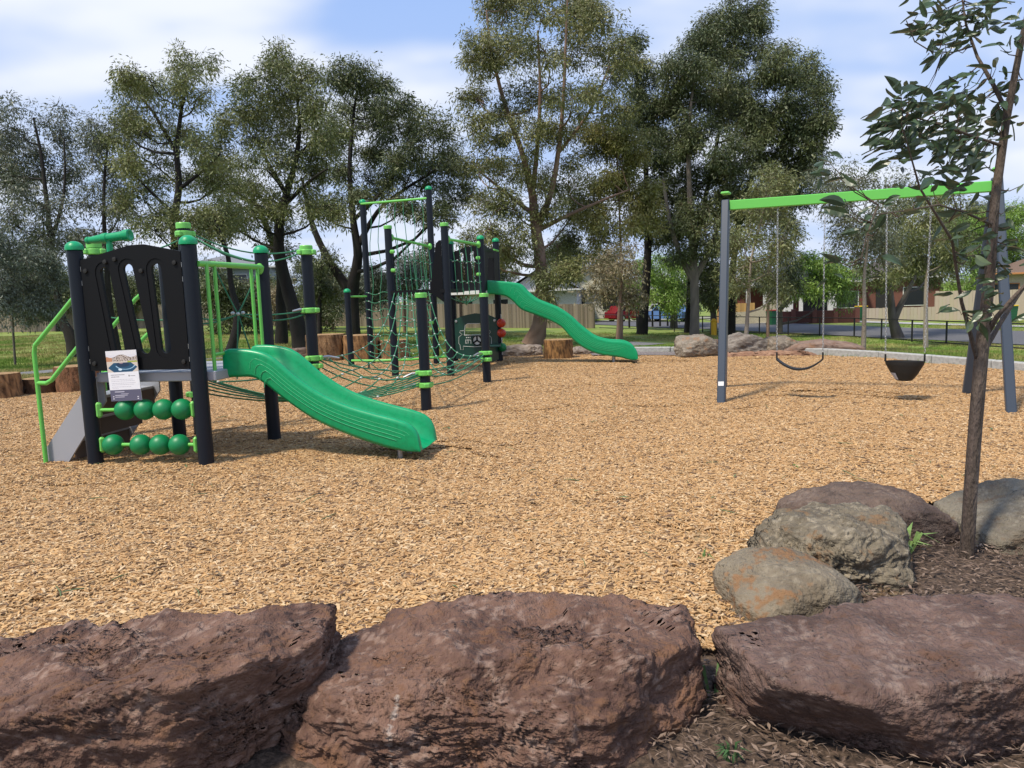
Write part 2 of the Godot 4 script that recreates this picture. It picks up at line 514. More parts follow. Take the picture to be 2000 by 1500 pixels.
func build_ground() -> void:
	# the park lawn, one sheet out to the horizon
	var xs := []
	for x in steps(-400.0, -40.0, 30.0): xs.append(x)
	for x in steps(-39.0, 39.0, 0.75): xs.append(x)
	for x in steps(40.0, 400.0, 30.0): xs.append(x)
	var low := func(x, z):
		var e := edge_distance(x, z)
		return ground_y(x, z) - (0.12 if e <= 0.0 else 0.0)
	var lawn := sheet(xs, func(_x): return [6.0, -70.0], 110, low)
	structure(put("ground", lawn, M.lawn))
	var far := MB.new()
	far.quad(Vector3(-600, -0.6, -68), Vector3(600, -1.4, -68), Vector3(900, -2.5, -900), Vector3(-900, -1.5, -900), Vector3.UP)
	structure(put("terrain", far, M.lawn))
	# the bed of wood chips
	var mound := make_noise(8, 0.5, 3)
	# scuffed hollows under the swings and at the feet of the slides
	var hollows := [[3.85, -9.92, 0.7], [4.93, -9.4, 0.6], [-0.75, -7.0, 0.6], [2.9, -15.7, 0.6]]
	var bed_y := func(x, z):
		var y: float = 0.02 + 0.028 * mound.get_noise_2d(x, z)
		for q in hollows:
			y -= 0.045 * exp(-(pow(x - q[0], 2.0) + pow(z - q[1], 2.0)) / (q[2] * q[2]))
		return y
	var bed := sheet(steps(-30.0, 9.3, 0.3), func(x): return [on_line(NEAR_EDGE, x), on_line(FAR_EDGE, x)], 64, bed_y)
	structure(put("mulch_ground", bed, M.mulch_bed))
	var soil_lumps := make_noise(12, 0.9, 4)
	var soil := sheet(steps(-7.0, 7.0, 0.12), func(x): return [1.0, minf(on_line(NEAR_EDGE, x) - 0.05, -2.6)], 60, func(x, z): return -0.012 + 0.03 * soil_lumps.get_noise_2d(x, z))
	structure(put("soil_ground", soil, M.soil))
	# loose chips, laid in patches that overlap
	rng.seed = 77
	var spots := [[], [], [], [], []]
	var z := -2.6
	var patchy := make_noise(21, 0.35, 2)
	while z > -19.5:
		var reach := minf(-z * 0.76 + 1.4, 13.0)
		var x := -reach
		while x < reach:
			var px := x + rng.randf_range(-0.12, 0.12)
			var pz := z + rng.randf_range(-0.12, 0.12)
			if in_mulch(px, pz, 0.06 if pz > -6.0 else 0.2):
				var k := rng.randi() % 5
				spots[k].append(Transform3D(Basis(Vector3.UP, rng.randf() * TAU), Vector3(px, bed_y.call(px, pz), pz)))
			x += 0.36
		z -= 0.36
	var holder := Node3D.new()
	holder.name = "wood_chips"
	add_child(holder)
	tag(holder, "loose golden wood chips spread thickly over the play area", "wood chips", "", "stuff")
	for k in 5:
		tag(copies("chip_layer", chip_patch(900 + k, 1650, 0.33).mesh(), M.chips, spots[k], [], holder), "", "", "", "stuff")
	# paths, road, kerb
	structure(put("path", ribbon(PATH, 1.0, 0.035), M.path_asphalt))
	structure(put("road", ribbon(ROAD, 3.7, 0.04), M.asphalt))
	structure(put("footpath", ribbon([[38.0, -16.0], [32.0, -33.0], [28.0, -46.0], [23.0, -57.0], [17.5, -66.0]], 0.75, 0.045), M.concrete))
	structure(put("driveway", ribbon([[19.6, -54.5], [24.0, -60.0]], 1.9, 0.06), M.concrete))
	var kerb := thing("kerb", "pale concrete kerb between wood chips and lawn", "kerb")
	kerb.set_meta("kind", "structure")
	# cast in lengths with joints between them
	var kc := Curve3D.new()
	for p in [[1.6, -18.75], [3.5, -17.95], [5.2, -17.1], [6.5, -16.1], [7.35, -14.5], [7.75, -13.3], [8.2, -11.8], [8.65, -9.8], [9.0, -8.0], [9.35, -5.0]]:
		kc.add_point(Vector3(p[0], 0, p[1]))
	var along := 0.0
	while along < kc.get_baked_length() - 1.0:
		var a := kc.sample_baked(along)
		var b2 := kc.sample_baked(along + 1.19)
		var q := MB.new()
		var d := b2 - a
		q.box((a + b2) * 0.5 + Vector3(0, 0.035, 0), Vector3(d.length() - 0.006, 0.25, 0.15), 0.015, Basis(Vector3.UP, atan2(-d.z, d.x)))
		put("kerb_length", q, M.concrete, kerb)
		along += 1.2
	var gravel := MB.new()
	for i in 10:
		var x0 := 1.9 + i * 0.22
		gravel.quad(Vector3(x0, 0.05, on_line(FAR_EDGE, x0) + 0.02), Vector3(x0 + 0.22, 0.05, on_line(FAR_EDGE, x0 + 0.22) + 0.02), Vector3(x0 + 0.22, 0.05, on_line(FAR_EDGE, x0 + 0.22) + 1.05), Vector3(x0, 0.05, on_line(FAR_EDGE, x0) + 1.05), Vector3.UP)
	structure(put("gravel_ground", gravel, M.gravel))
	# blades of grass
	rng.seed = 31
	var tufts := []
	var gcol := []
	for i in 26000:
		var dd := 12.0 + 36.0 * pow(rng.randf(), 1.25)
		var gx := rng.randf_range(-0.74, 0.78) * dd
		var gz := -dd
		if edge_distance(gx, gz) < 0.12 or line_distance(PATH, gx, gz) < 1.1 or line_distance(ROAD, gx, gz) < 3.9:
			continue
		tufts.append(Transform3D(Basis(Vector3.UP, rng.randf() * TAU).scaled(Vector3.ONE * rng.randf_range(0.7, 1.5)), Vector3(gx, ground_y(gx, gz), gz)))
		var dry := clampf(0.5 + 1.4 * patchy.get_noise_2d(gx * 0.6, gz * 0.6) + rng.randf_range(-0.3, 0.3), 0.0, 1.0)
		gcol.append(Color(lerpf(0.12, 0.29, dry), lerpf(0.21, 0.255, dry), lerpf(0.025, 0.09, dry)))
	var tuft := MB.new()
	for i in 26:
		var o := Vector3(rng.randf_range(-0.22, 0.22), 0, rng.randf_range(-0.22, 0.22))
		var lean := Vector3(rng.randf_range(-0.04, 0.04), rng.randf_range(0.035, 0.075), rng.randf_range(-0.04, 0.04))
		var w := Vector3(rng.randf_range(-1, 1), 0, rng.randf_range(-1, 1)).normalized() * 0.008
		tuft.flat(o - w, o + w, o + lean, w.cross(Vector3.UP))
	var grass := copies("grass", tuft.mesh(), M.grass_blades, tufts, gcol)
	tag(grass, "short mown green and straw coloured grass of the park lawn", "grass", "", "stuff")

# ---------------------------------------------------------------- boulders, logs, stumps
# planes: [normal, distance] in a space where the rock is about one unit from centre to side; the rounded solid they bound is scaled by ext
func rock_mesh(ext: Vector3, planes: Array, seed_: int, res: int, pal: Array, rough := 1.0, sharp := 14.0, streak_x := 99.0, cut := 1.04) -> MB:
	var b := MB.new()
	var big := make_noise(seed_, 1.3, 2)
	var mid := make_noise(seed_ + 1, 4.0, 4)
	mid.fractal_type = FastNoiseLite.FRACTAL_RIDGED
	var small := make_noise(seed_ + 2, 16.0, 3)
	var plates := make_noise(seed_ + 7, 2.4, 2)
	var flakes := make_noise(seed_ + 8, 6.5, 2)
	var pits := make_noise(seed_ + 3, 9.0, 2, FastNoiseLite.TYPE_CELLULAR)
	var stain := make_noise(seed_ + 4, 2.6, 4)
	var fleck := make_noise(seed_ + 5, 22.0, 3)
	var crack := make_noise(seed_ + 6, 3.2, 1, FastNoiseLite.TYPE_CELLULAR)
	crack.cellular_return_type = FastNoiseLite.RETURN_DISTANCE2_SUB
	crack.domain_warp_enabled = true
	crack.domain_warp_amplitude = 0.35
	crack.domain_warp_frequency = 2.5
	var ns := PackedVector3Array()
	var ds := PackedFloat32Array()
	var facets := []
	var fr := RandomNumberGenerator.new()
	fr.seed = seed_
	for i in 16:
		facets.append([fr.randfn(), fr.randfn() * 0.8, fr.randfn(), fr.randf_range(cut, cut + 0.2)])
	for a in [[1, 0, 0, 1.0], [-1, 0, 0, 1.0], [0, 1, 0, 1.0], [0, -1, 0, 1.0], [0, 0, 1, 1.0], [0, 0, -1, 1.0]] + planes + facets:
		ns.append(Vector3(a[0], a[1], a[2]).normalized())
		ds.append(a[3])
	var shape := func(d: Vector3) -> Vector3:
		var s := 0.0
		for i in ns.size():
			var k: float = ns[i].dot(d)
			if k > 0.0:
				s += pow(k / ds[i], sharp)
		var p: Vector3 = d * pow(s, -1.0 / sharp) * ext
		var ledge := absf(fposmod(p.y * 9.0 + 1.5 * big.get_noise_3dv(p * 2.0), 1.0) - 0.5)
		# broken plates and flakes: steps with crisp edges
		var n1 := plates.get_noise_3dv(p * Vector3(1.0, 1.5, 1.0)) * 4.0
		var n2 := flakes.get_noise_3dv(p * Vector3(1.0, 1.8, 1.0)) * 3.5
		var s1 := floorf(n1) + smoothstep(0.62, 1.0, n1 - floorf(n1))
		var s2 := floorf(n2) + smoothstep(0.55, 1.0, n2 - floorf(n2))
		var h := 0.008 * big.get_noise_3dv(p) + 0.010 * (mid.get_noise_3dv(p) - 0.3) + 0.005 * small.get_noise_3dv(p) + 0.007 * (ledge - 0.25) + 0.0115 * s1 + 0.0065 * s2
		var pit := pits.get_noise_3dv(p)
		h -= 0.012 * maxf(0.0, -pit - 0.6) * 2.0
		var gap: float = crack.get_noise_3dv(p * Vector3(1.0, 1.9, 1.0)) + 1.0
		h -= 0.013 * (1.0 - smoothstep(0.0, 0.2, gap)) * smoothstep(-0.1, 0.25, big.get_noise_3dv(p * 1.6 + Vector3(7, 1, 3)))
		return p + d * h * rough
	var base := b.v.size()
	for face in 6:
		var ax := face / 2
		var sg := 1.0 if face % 2 else -1.0
		for i in res + 1:
			for j in res + 1:
				var u := tan((float(i) / res * 2.0 - 1.0) * PI / 4.0)
				var w := tan((float(j) / res * 2.0 - 1.0) * PI / 4.0)
				var d := Vector3.ZERO
				d[ax] = sg
				d[(ax + 1) % 3] = u
				d[(ax + 2) % 3] = w
				d = d.normalized()
				var t1 := d.cross(Vector3(0.31, 0.87, 0.38)).normalized()
				var t2 := d.cross(t1)
				var e := 1.6 / res
				var p: Vector3 = shape.call(d)
				var p1: Vector3 = shape.call((d + t1 * e).normalized())
				var p2: Vector3 = shape.call((d + t2 * e).normalized())
				var m := (p1 - p).cross(p2 - p).normalized()
				if m.dot(d) < 0.0:
					m = -m
				b.v.append(p)
				b.n.append(m)
				var f := fleck.get_noise_3dv(p)
				var g := stain.get_noise_3dv(p)
				var g2 := stain.get_noise_3dv(p * 1.7 + Vector3(9, 4, 2))
				var c: Color = pal[0].lerp(pal[1], clampf(0.5 + 1.1 * g + 0.5 * f, 0.0, 1.0))
				c = c.lerp(pal[2], 0.75 * smoothstep(0.15, 0.6, 0.6 * g2 + 0.95 * f))
				c = c.lerp(pal[3], smoothstep(0.22, 0.55, -g2 + 0.55 * f) * 0.75)
				if absf(p.x - streak_x + 0.03 * g2) < 0.006 and d.z > 0.2 and p.y < 0.22 and f > -0.25:
					c = c.lerp(Color(0.5, 0.45, 0.4), 0.45)
				b.c.append(c)
		var w0 := base + face * (res + 1) * (res + 1)
		for i in res:
			for j in res:
				var k := w0 + i * (res + 1) + j
				for t in [[k, k + 1, k + res + 1], [k + 1, k + res + 2, k + res + 1]]:
					var a: Vector3 = b.v[t[0]]
					if (b.v[t[1]] - a).cross(b.v[t[2]] - a).dot(a) > 0.0:
						t = [t[0], t[2], t[1]]
					b.ix.append_array(PackedInt32Array(t))
	return b

func rock(label: String, at: Vector3, ext: Vector3, turn: float, planes: Array, seed_: int, res: int, pal: Array, rough := 1.0, group := "", sharp := 14.0, streak_x := 99.0, cut := 1.04) -> void:
	var o := put("boulder", rock_mesh(ext, planes, seed_, res, pal, rough, sharp, streak_x, cut), M.rock_face, null, Transform3D(Basis(Vector3.UP, turn), at))
	tag(o, label, "boulder", group)

func build_rocks() -> void:
	var red := [Color(0.082, 0.041, 0.028), Color(0.18, 0.10, 0.069), Color(0.27, 0.185, 0.145), Color(0.155, 0.074, 0.036)]
	var slab := [Color(0.08, 0.045, 0.034), Color(0.165, 0.104, 0.083), Color(0.225, 0.162, 0.132), Color(0.105, 0.052, 0.03)]
	var grey := [Color(0.11, 0.09, 0.062), Color(0.22, 0.185, 0.13), Color(0.32, 0.27, 0.195), Color(0.19, 0.105, 0.045)]
	var brown := [Color(0.085, 0.055, 0.042), Color(0.15, 0.105, 0.08), Color(0.21, 0.155, 0.12), Color(0.06, 0.04, 0.03)]
	var row := "boulders edging the wood chips"
	rock("flat-topped reddish boulder with flaky cracked pale top, ending in a dark hollow side", Vector3(-1.50, 0.05, -2.50), Vector3(0.82, 0.31, 0.37), 0.06, [[0.88, -0.12, 0.47, 0.86], [-0.42, 0.9, 0.05, 0.80], [0.0, -0.3, 0.95, 1.0], [0.15, 0.5, -0.85, 1.15]], 11, 132, red, 1.05, row, 34.0, 99.0, 1.24)
	rock("long rounded red-brown boulder with rust patches and a thin white streak", Vector3(-0.11, 0.03, -2.56), Vector3(0.75, 0.285, 0.36), 0.0, [[0.05, 0.72, 0.68, 1.04], [-0.62, 0.78, 0.0, 0.90], [0.5, 0.85, 0.1, 1.2], [0.85, 0.1, 0.5, 0.95], [-0.85, 0.2, 0.5, 0.98]], 23, 132, red, 1.1, row, 34.0, -0.30, 1.24)
	rock("low slab boulder with broad flat mauve top and dark front face", Vector3(1.38, 0.065, -2.50), Vector3(0.64, 0.215, 0.31), 0.16, [[-0.78, -0.35, 0.52, 0.74], [-0.7, 0.1, -0.7, 1.36], [0.1, -0.45, 0.9, 1.0]], 37, 110, slab, 0.7, row, 44.0, 99.0, 1.34)
	rock("smooth grey boulder with orange lichen beside the slab boulder", Vector3(1.27, 0.04, -3.40), Vector3(0.31, 0.19, 0.26), 0.2, [[-0.6, 0.7, 0.3, 0.98], [0.7, 0.7, 0.1, 0.95]], 43, 56, [Color(0.15, 0.12, 0.082), Color(0.215, 0.178, 0.125), Color(0.26, 0.22, 0.16), Color(0.23, 0.11, 0.04)], 0.5, row)
	rock("tall rough grey boulder with pitted lichen-spotted face and a dark cleft", Vector3(1.62, 0.05, -3.82), Vector3(0.41, 0.27, 0.30), -0.25, [[-0.65, 0.7, 0.2, 0.92], [0.5, 0.75, 0.3, 0.98], [0.3, 0.3, 0.9, 0.98]], 51, 72, grey, 1.1, row)
	rock("smooth dark brown boulder behind the tall grey one", Vector3(2.12, 0.02, -4.45), Vector3(0.50, 0.25, 0.30), 0.1, [[0.8, 0.65, 0, 0.9], [-0.75, 0.7, 0, 1.05]], 67, 48, brown, 0.6, row)
	rock("olive-grey boulder behind the sapling trunk", Vector3(3.12, 0.02, -4.30), Vector3(0.52, 0.26, 0.32), 0.0, [[-0.7, 0.75, 0.1, 0.88], [0.1, 0.8, 0.6, 1.0]], 71, 48, [Color(0.12, 0.10, 0.075), Color(0.2, 0.175, 0.13), Color(0.25, 0.22, 0.17), Color(0.13, 0.085, 0.05)], 0.6, row)
	rock("mossy brown boulder at the end of the garden bed beside the slab", Vector3(2.66, 0.06, -3.22), Vector3(0.30, 0.26, 0.26), 0.4, [[-0.7, 0.7, 0.2, 0.95]], 79, 40, [Color(0.07, 0.05, 0.025), Color(0.13, 0.09, 0.05), Color(0.11, 0.10, 0.035), Color(0.16, 0.08, 0.03)], 0.8, row)
	# far side, round the log
	var pale := [Color(0.17, 0.14, 0.105), Color(0.27, 0.23, 0.18), Color(0.34, 0.29, 0.24), Color(0.27, 0.13, 0.055)]
	var far := "boulders on the far edge of the play area"
	rock("round tan boulder with orange lower face on the gravel", Vector3(4.07, 0.20, -16.6), Vector3(0.45, 0.30, 0.42), 0.2, [[-0.7, 0.7, 0.2, 0.95], [0.6, 0.8, 0, 1.1]], 83, 30, pale, 0.8, far)
	rock("small rust brown boulder tucked behind the round tan one", Vector3(4.65, 0.14, -16.95), Vector3(0.22, 0.22, 0.25), 0.0, [[0.7, 0.7, 0, 0.9]], 87, 20, brown, 0.6, far)
	rock("grey speckled boulder behind the swing post", Vector3(5.22, 0.15, -16.9), Vector3(0.72, 0.32, 0.4), 0.1, [[0.7, 0.75, 0, 0.8], [-0.7, 0.7, 0, 0.9]], 89, 30, [Color(0.13, 0.11, 0.095), Color(0.24, 0.21, 0.18), Color(0.33, 0.3, 0.26), Color(0.14, 0.09, 0.06)], 1.0, far)
	rock("rounded grey boulder behind the log end", Vector3(6.05, 0.12, -16.7), Vector3(0.42, 0.28, 0.4), 0.0, [[0.7, 0.75, 0, 0.85]], 91, 26, pale, 0.8, far)
	rock("long low pinkish boulder meeting the kerb", Vector3(6.75, 0.08, -16.25), Vector3(0.85, 0.24, 0.35), -0.35, [[0.6, 0.8, 0, 0.9], [-0.6, 0.8, 0, 1.0]], 97, 30, [Color(0.16, 0.10, 0.075), Color(0.26, 0.18, 0.14), Color(0.32, 0.24, 0.19), Color(0.22, 0.11, 0.05)], 0.8, far)
	rock("small dark boulder beside the pair of tall stumps", Vector3(-5.35, 0.1, -19.5), Vector3(0.6, 0.24, 0.3), 0.2, [[0.7, 0.7, 0, 0.9]], 99, 20, brown, 0.8, far)
	build_logs()

func stump(label: String, at: Vector3, r: float, h: float, side: Color, seed_: int) -> void:
	var t := thing("tree_stump", label, "stump", at, 0.0, "stumps set round the play area")
	var f := make_noise(seed_, 3.0, 3)
	var body := MB.new()
	var top := MB.new()
	var ring := []
	var seg := 72
	for j in 9:
		var row := PackedVector3Array()
		for i in seg:
			var a := TAU * i / seg
			var k := 1.0 + 0.09 * f.get_noise_2d(cos(a) * 0.7 + seed_, sin(a) * 0.7) + 0.11 * f.get_noise_2d(i * 0.9, j * 0.1) + 0.05 * pow(1.0 - j / 8.0, 2.0)
			row.append(Vector3(cos(a) * r * k, h * j / 8.0 - 0.03, sin(a) * r * k))
		ring.append(row)
	var streak := func(i: int, j: int) -> Color:
		var v := clampf(0.45 + 1.3 * f.get_noise_2d(i * 1.1, j * 0.07) + 0.5 * f.get_noise_2d(i * 3.7 + 40.0, j * 0.3), 0.0, 1.0)
		return side.lerp(Color(0.075, 0.036, 0.015), v)
	for j in 8:
		for i in seg:
			var i2 := (i + 1) % seg
			var o := Vector3(ring[j][i].x, 0, ring[j][i].z).normalized()
			var o2 := Vector3(ring[j][i2].x, 0, ring[j][i2].z).normalized()
			var k := body.c.size()
			body.tri(ring[j][i], ring[j][i2], ring[j + 1][i2], o, o2, o2)
			body.tri(ring[j][i], ring[j + 1][i2], ring[j + 1][i], o, o2, o)
			var cs := [streak.call(i, j), streak.call(i2, j), streak.call(i2, j + 1), streak.call(i, j), streak.call(i2, j + 1), streak.call(i, j + 1)]
			for q in 6: body.c[k + q] = cs[q]
	for i in seg:
		var A: Vector3 = ring[8][i]
		var B: Vector3 = ring[8][(i + 1) % seg]
		var mid := Vector3(0, h - 0.03, 0)
		for k in 6:
			top.col = Color(0.42, 0.27, 0.125).lerp(Color(0.30, 0.17, 0.07), 0.5 + 0.5 * sin(k * 2.4 + f.get_noise_2d(i, k) * 2.0))
			var s0 := k / 6.0
			var s1 := (k + 1) / 6.0
			top.quad(mid.lerp(A, s0), mid.lerp(B, s0), mid.lerp(B, s1), mid.lerp(A, s1), Vector3.UP)
	put("bark", body, M.wood_end, t)
	put("cut_face", top, M.wood_end, t)

func build_logs() -> void:
	stump("broad pale stump with a smooth cut top behind the capped short post", Vector3(-4.65, 0, -19.0), 0.46, 0.72, Color(0.36, 0.22, 0.11), 3)
	stump("split golden stump standing right of the broad pale one", Vector3(-3.75, 0, -18.9), 0.43, 0.68, Color(0.38, 0.21, 0.085), 6)
	stump("lower brown stump seen behind the climbing net", Vector3(-2.95, 0, -19.0), 0.36, 0.52, Color(0.34, 0.2, 0.1), 8)
	stump("shaggy orange-barked stump standing alone under the far slide", Vector3(1.1, 0, -17.45), 0.33, 0.48, Color(0.40, 0.21, 0.075), 12)
	stump("squat cut stump with dark split face beside the stairs", Vector3(-9.0, 0, -13.2), 0.30, 0.48, Color(0.36, 0.2, 0.09), 15)
	stump("low dark stump between two taller stumps near the stairs", Vector3(-8.62, 0, -13.75), 0.30, 0.33, Color(0.10, 0.05, 0.025), 18)
	stump("tall red-brown stump behind the stair handrail", Vector3(-8.05, 0, -13.9), 0.36, 0.52, Color(0.26, 0.125, 0.06), 21)
	# logs lying down
	var weathered := [Color(0.17, 0.13, 0.10), Color(0.30, 0.245, 0.20), Color(0.40, 0.34, 0.29), Color(0.11, 0.075, 0.055)]
	var timber := [Color(0.22, 0.115, 0.07), Color(0.36, 0.21, 0.135), Color(0.42, 0.27, 0.18), Color(0.15, 0.08, 0.05)]
	for e in [["weathered grey fallen log lying beside the lone stump", Vector3(-0.25, 0.10, -18.5), Vector3(1.05, 0.20, 0.26), -0.12, weathered, 141], ["short weathered log end lying behind the lone stump", Vector3(1.85, 0.06, -18.25), Vector3(0.55, 0.15, 0.22), 0.2, weathered, 147], ["long squared reddish timber log on the far edge between boulders", Vector3(5.45, 0.03, -15.9), Vector3(1.0, 0.12, 0.14), -0.12, timber, 153]]:
		var t := thing("log", e[0], "log", Vector3(e[1].x, 0, e[1].z), e[3])
		put("trunk", rock_mesh(e[2], [[0, 0.7, 0.7, 1.0], [0, 0.7, -0.7, 1.0]], e[5], 34, e[4], 0.9, 14.0), M.rock_face, t, Transform3D(Basis.IDENTITY, Vector3(0, e[1].y, 0)))
	# bits of wood and litter under the sapling and in front of the boulders
	rng.seed = 404
	var bits := [[], []]
	var cols := [[], []]
	for i in 17000:
		var x := rng.randf_range(0.4, 3.6)
		var z := rng.randf_range(-4.5, -1.9)
		if in_mulch(x, z, -0.1):
			continue
		var k := rng.randi() % 2
		var s := rng.randf_range(0.3, 0.75) * (0.6 if k == 1 else 1.0)
		bits[k].append(Transform3D(Basis.from_euler(Vector3(rng.randf_range(-0.3, 0.3), rng.randf() * TAU, rng.randf_range(-0.3, 0.3))).scaled(Vector3.ONE * s), Vector3(x, 0.012 + rng.randf() * 0.03, z)))
		var g := rng.randf()
		cols[k].append(Color(0.09, 0.055, 0.037).lerp(Color(0.26, 0.19, 0.145), g))
	for i in 520:
		var z := rng.randf_range(-14.0, -3.2)
		var x := rng.randf_range(0.72, -0.72) * -z
		if not in_mulch(x, z, 0.3):
			continue
		var k := rng.randi() % 2
		bits[k].append(Transform3D(Basis.from_euler(Vector3(rng.randf_range(-0.3, 0.3), rng.randf() * TAU, rng.randf_range(-0.3, 0.3))).scaled(Vector3.ONE * rng.randf_range(0.5, 1.5)), Vector3(x, 0.05, z)))
		cols[k].append([Color(0.05, 0.035, 0.025), Color(0.17, 0.10, 0.06), Color(0.10, 0.14, 0.06)][rng.randi() % 3])
	var leaf := MB.new()
	leaf.quad(Vector3(-0.035, 0, 0), Vector3(0, 0.006, -0.009), Vector3(0.035, 0.002, 0), Vector3(0, 0.004, 0.009), Vector3.UP)
	var twig := MB.new()
	twig.tube([Vector3(-0.05, 0, 0), Vector3(0, 0.004, 0.006), Vector3(0.055, 0, 0)], [0.0025, 0.003, 0.0015], 5)
	var holder := Node3D.new()
	holder.name = "leaf_litter"
	add_child(holder)
	tag(holder, "dry brown leaf litter and twigs on the soil of the garden bed", "leaf litter", "", "stuff")
	tag(copies("fallen_leaves", leaf.mesh(), M.leaf_litter, bits[0], cols[0], holder), "", "", "", "stuff")
	tag(copies("fallen_twigs", twig.mesh(), M.leaf_litter, bits[1], cols[1], holder), "", "", "", "stuff")
	# small green plants growing between the boulders
	for e in [["bright strappy grass clump beside the sapling trunk", 2.12, -3.98, 16, 0.17, Color(0.17, 0.27, 0.075)], ["grass clump between sapling and olive-grey boulder", 2.95, -3.85, 14, 0.15, Color(0.12, 0.2, 0.05)], ["long-leaved weed in the gap beside the slab boulder", 0.70, -2.62, 9, 0.16, Color(0.09, 0.16, 0.055)], ["small leafy weed on the soil below the slab boulder", 0.66, -2.25, 26, 0.055, Color(0.035, 0.085, 0.025)], ["yellowish weed patch in front of the slab boulder", 1.28, -1.98, 30, 0.06, Color(0.17, 0.2, 0.04)], ["tiny green weed at the top of the tall grey boulder", 1.86, -4.12, 7, 0.13, Color(0.16, 0.24, 0.06)], ["low green weed growing out of the wood chips beyond the boulders", 2.28, -6.0, 10, 0.06, Color(0.11, 0.19, 0.04)], ["thin green weed in the wood chips beside the tall grey boulder", 1.02, -4.0, 7, 0.07, Color(0.09, 0.16, 0.04)]]:
		var t := thing("weed_plant", e[0], "plant", Vector3(e[1], 0.0, e[2]), 0.0, "small plants between the boulders")
		var b := MB.new()
		for i in e[3]:
			var a := rng.randf() * TAU
			var long: float = e[4] * rng.randf_range(0.6, 1.2)
			var d := Vector3(cos(a), 0, sin(a))
			var w := d.cross(Vector3.UP) * long * 0.075
			var p0 := d * 0.02
			var p1 := d * long * 0.45 + Vector3(0, long * 0.75, 0)
			var p2 := d * long * 1.05 + Vector3(0, long * rng.randf_range(0.35, 0.95), 0)
			b.col = e[5] * rng.randf_range(0.7, 1.3)
			b.quad(p0 - w * 0.5, p0 + w * 0.5, p1 + w, p1 - w, Vector3.UP)
			b.flat(p1 - w, p1 + w, p2, Vector3.UP)
		put("leaves", b, M.grass_blades, t)

# ---------------------------------------------------------------- play equipment
const POST_R := 0.07

func cap_mesh(r: float) -> MB:
	var b := MB.new()
	var prof := [[r * 1.0, 0.0], [r * 1.16, 0.004], [r * 1.16, 0.02]]
	for i in 7:
		var a := PI / 2 * (i + 1) / 7.0
		prof.append([r * 1.16 * cos(a), 0.02 + r * 0.95 * sin(a)])
	b.lathe(Vector3.ZERO, prof, 24)
	return b

func flat_cap(r: float) -> MB:
	var b := MB.new()
	b.lathe(Vector3.ZERO, [[r, -0.01], [r * 1.14, -0.008], [r * 1.14, 0.045], [r * 1.05, 0.055], [0.0, 0.055]], 24)
	return b

func clamp_mesh(r: float) -> MB:
	var b := MB.new()
	b.lathe(Vector3.ZERO, [[r, -0.035], [r * 1.32, -0.03], [r * 1.36, -0.024], [r * 1.36, 0.024], [r * 1.32, 0.03], [r, 0.035]], 24)
	for k in 3:
		var f := TAU * k / 3.0 + 0.3
		var d := Vector3(cos(f), 0, sin(f))
		b.box(d * r * 1.42, Vector3(0.045, 0.062, 0.075), 0.012, Basis(Vector3.UP, -f))
	return b

# a post with its cap and clamps; x, z in the parent's own axes
func post(parent: Node3D, x: float, z: float, top: float, cap: String, clamps := [], xf := Transform3D.IDENTITY, mat := "charcoal_steel") -> void:
	var b := MB.new()
	b.lathe(Vector3.ZERO, [[POST_R, -0.1], [POST_R, top - 0.012], [POST_R - 0.006, top], [0.0, top]], 24)
	var o := put("post", b, M[mat], parent, xf * Transform3D(Basis.IDENTITY, Vector3(x, 0, z)))
	if cap == "dome":
		put("cap", cap_mesh(POST_R), M.green_plastic, o, Transform3D(Basis.IDENTITY, Vector3(0, top - 0.005, 0)))
	elif cap == "flat":
		put("cap", flat_cap(POST_R), M.lime_clamp, o, Transform3D(Basis.IDENTITY, Vector3(0, top - 0.02, 0)))
	for y in clamps:
		put("clamp", clamp_mesh(POST_R), M.lime_clamp, o, Transform3D(Basis(Vector3.UP, y * 3.0), Vector3(0, y, 0)))

func capsule(a: Vector2, b: Vector2, r: float) -> PackedVector2Array:
	var out := PackedVector2Array()
	var d := (b - a).angle()
	for i in 9:
		var f := d + PI / 2 + PI * i / 8.0
		out.append(a + Vector2(cos(f), sin(f)) * r)
	for i in 9:
		var f := d - PI / 2 + PI * i / 8.0
		out.append(b + Vector2(cos(f), sin(f)) * r)
	return out

# a board with openings cut through it, as one mesh
func board(called: String, parent: Node3D, outline: PackedVector2Array, holes: Array, depth: float, mat: Material, xf: Transform3D) -> Node3D:
	var root := CSGPolygon3D.new()
	root.name = called
	root.polygon = outline
	root.depth = depth
	root.material = mat
	root.transform = xf
	parent.add_child(root, true)
	for h in holes:
		var c := CSGPolygon3D.new()
		c.name = "opening"
		c.operation = CSGShape3D.OPERATION_SUBTRACTION
		c.polygon = h[0]
		c.depth = h[1]
		c.position.z = h[2]
		c.material = mat
		root.add_child(c, true)
	return root

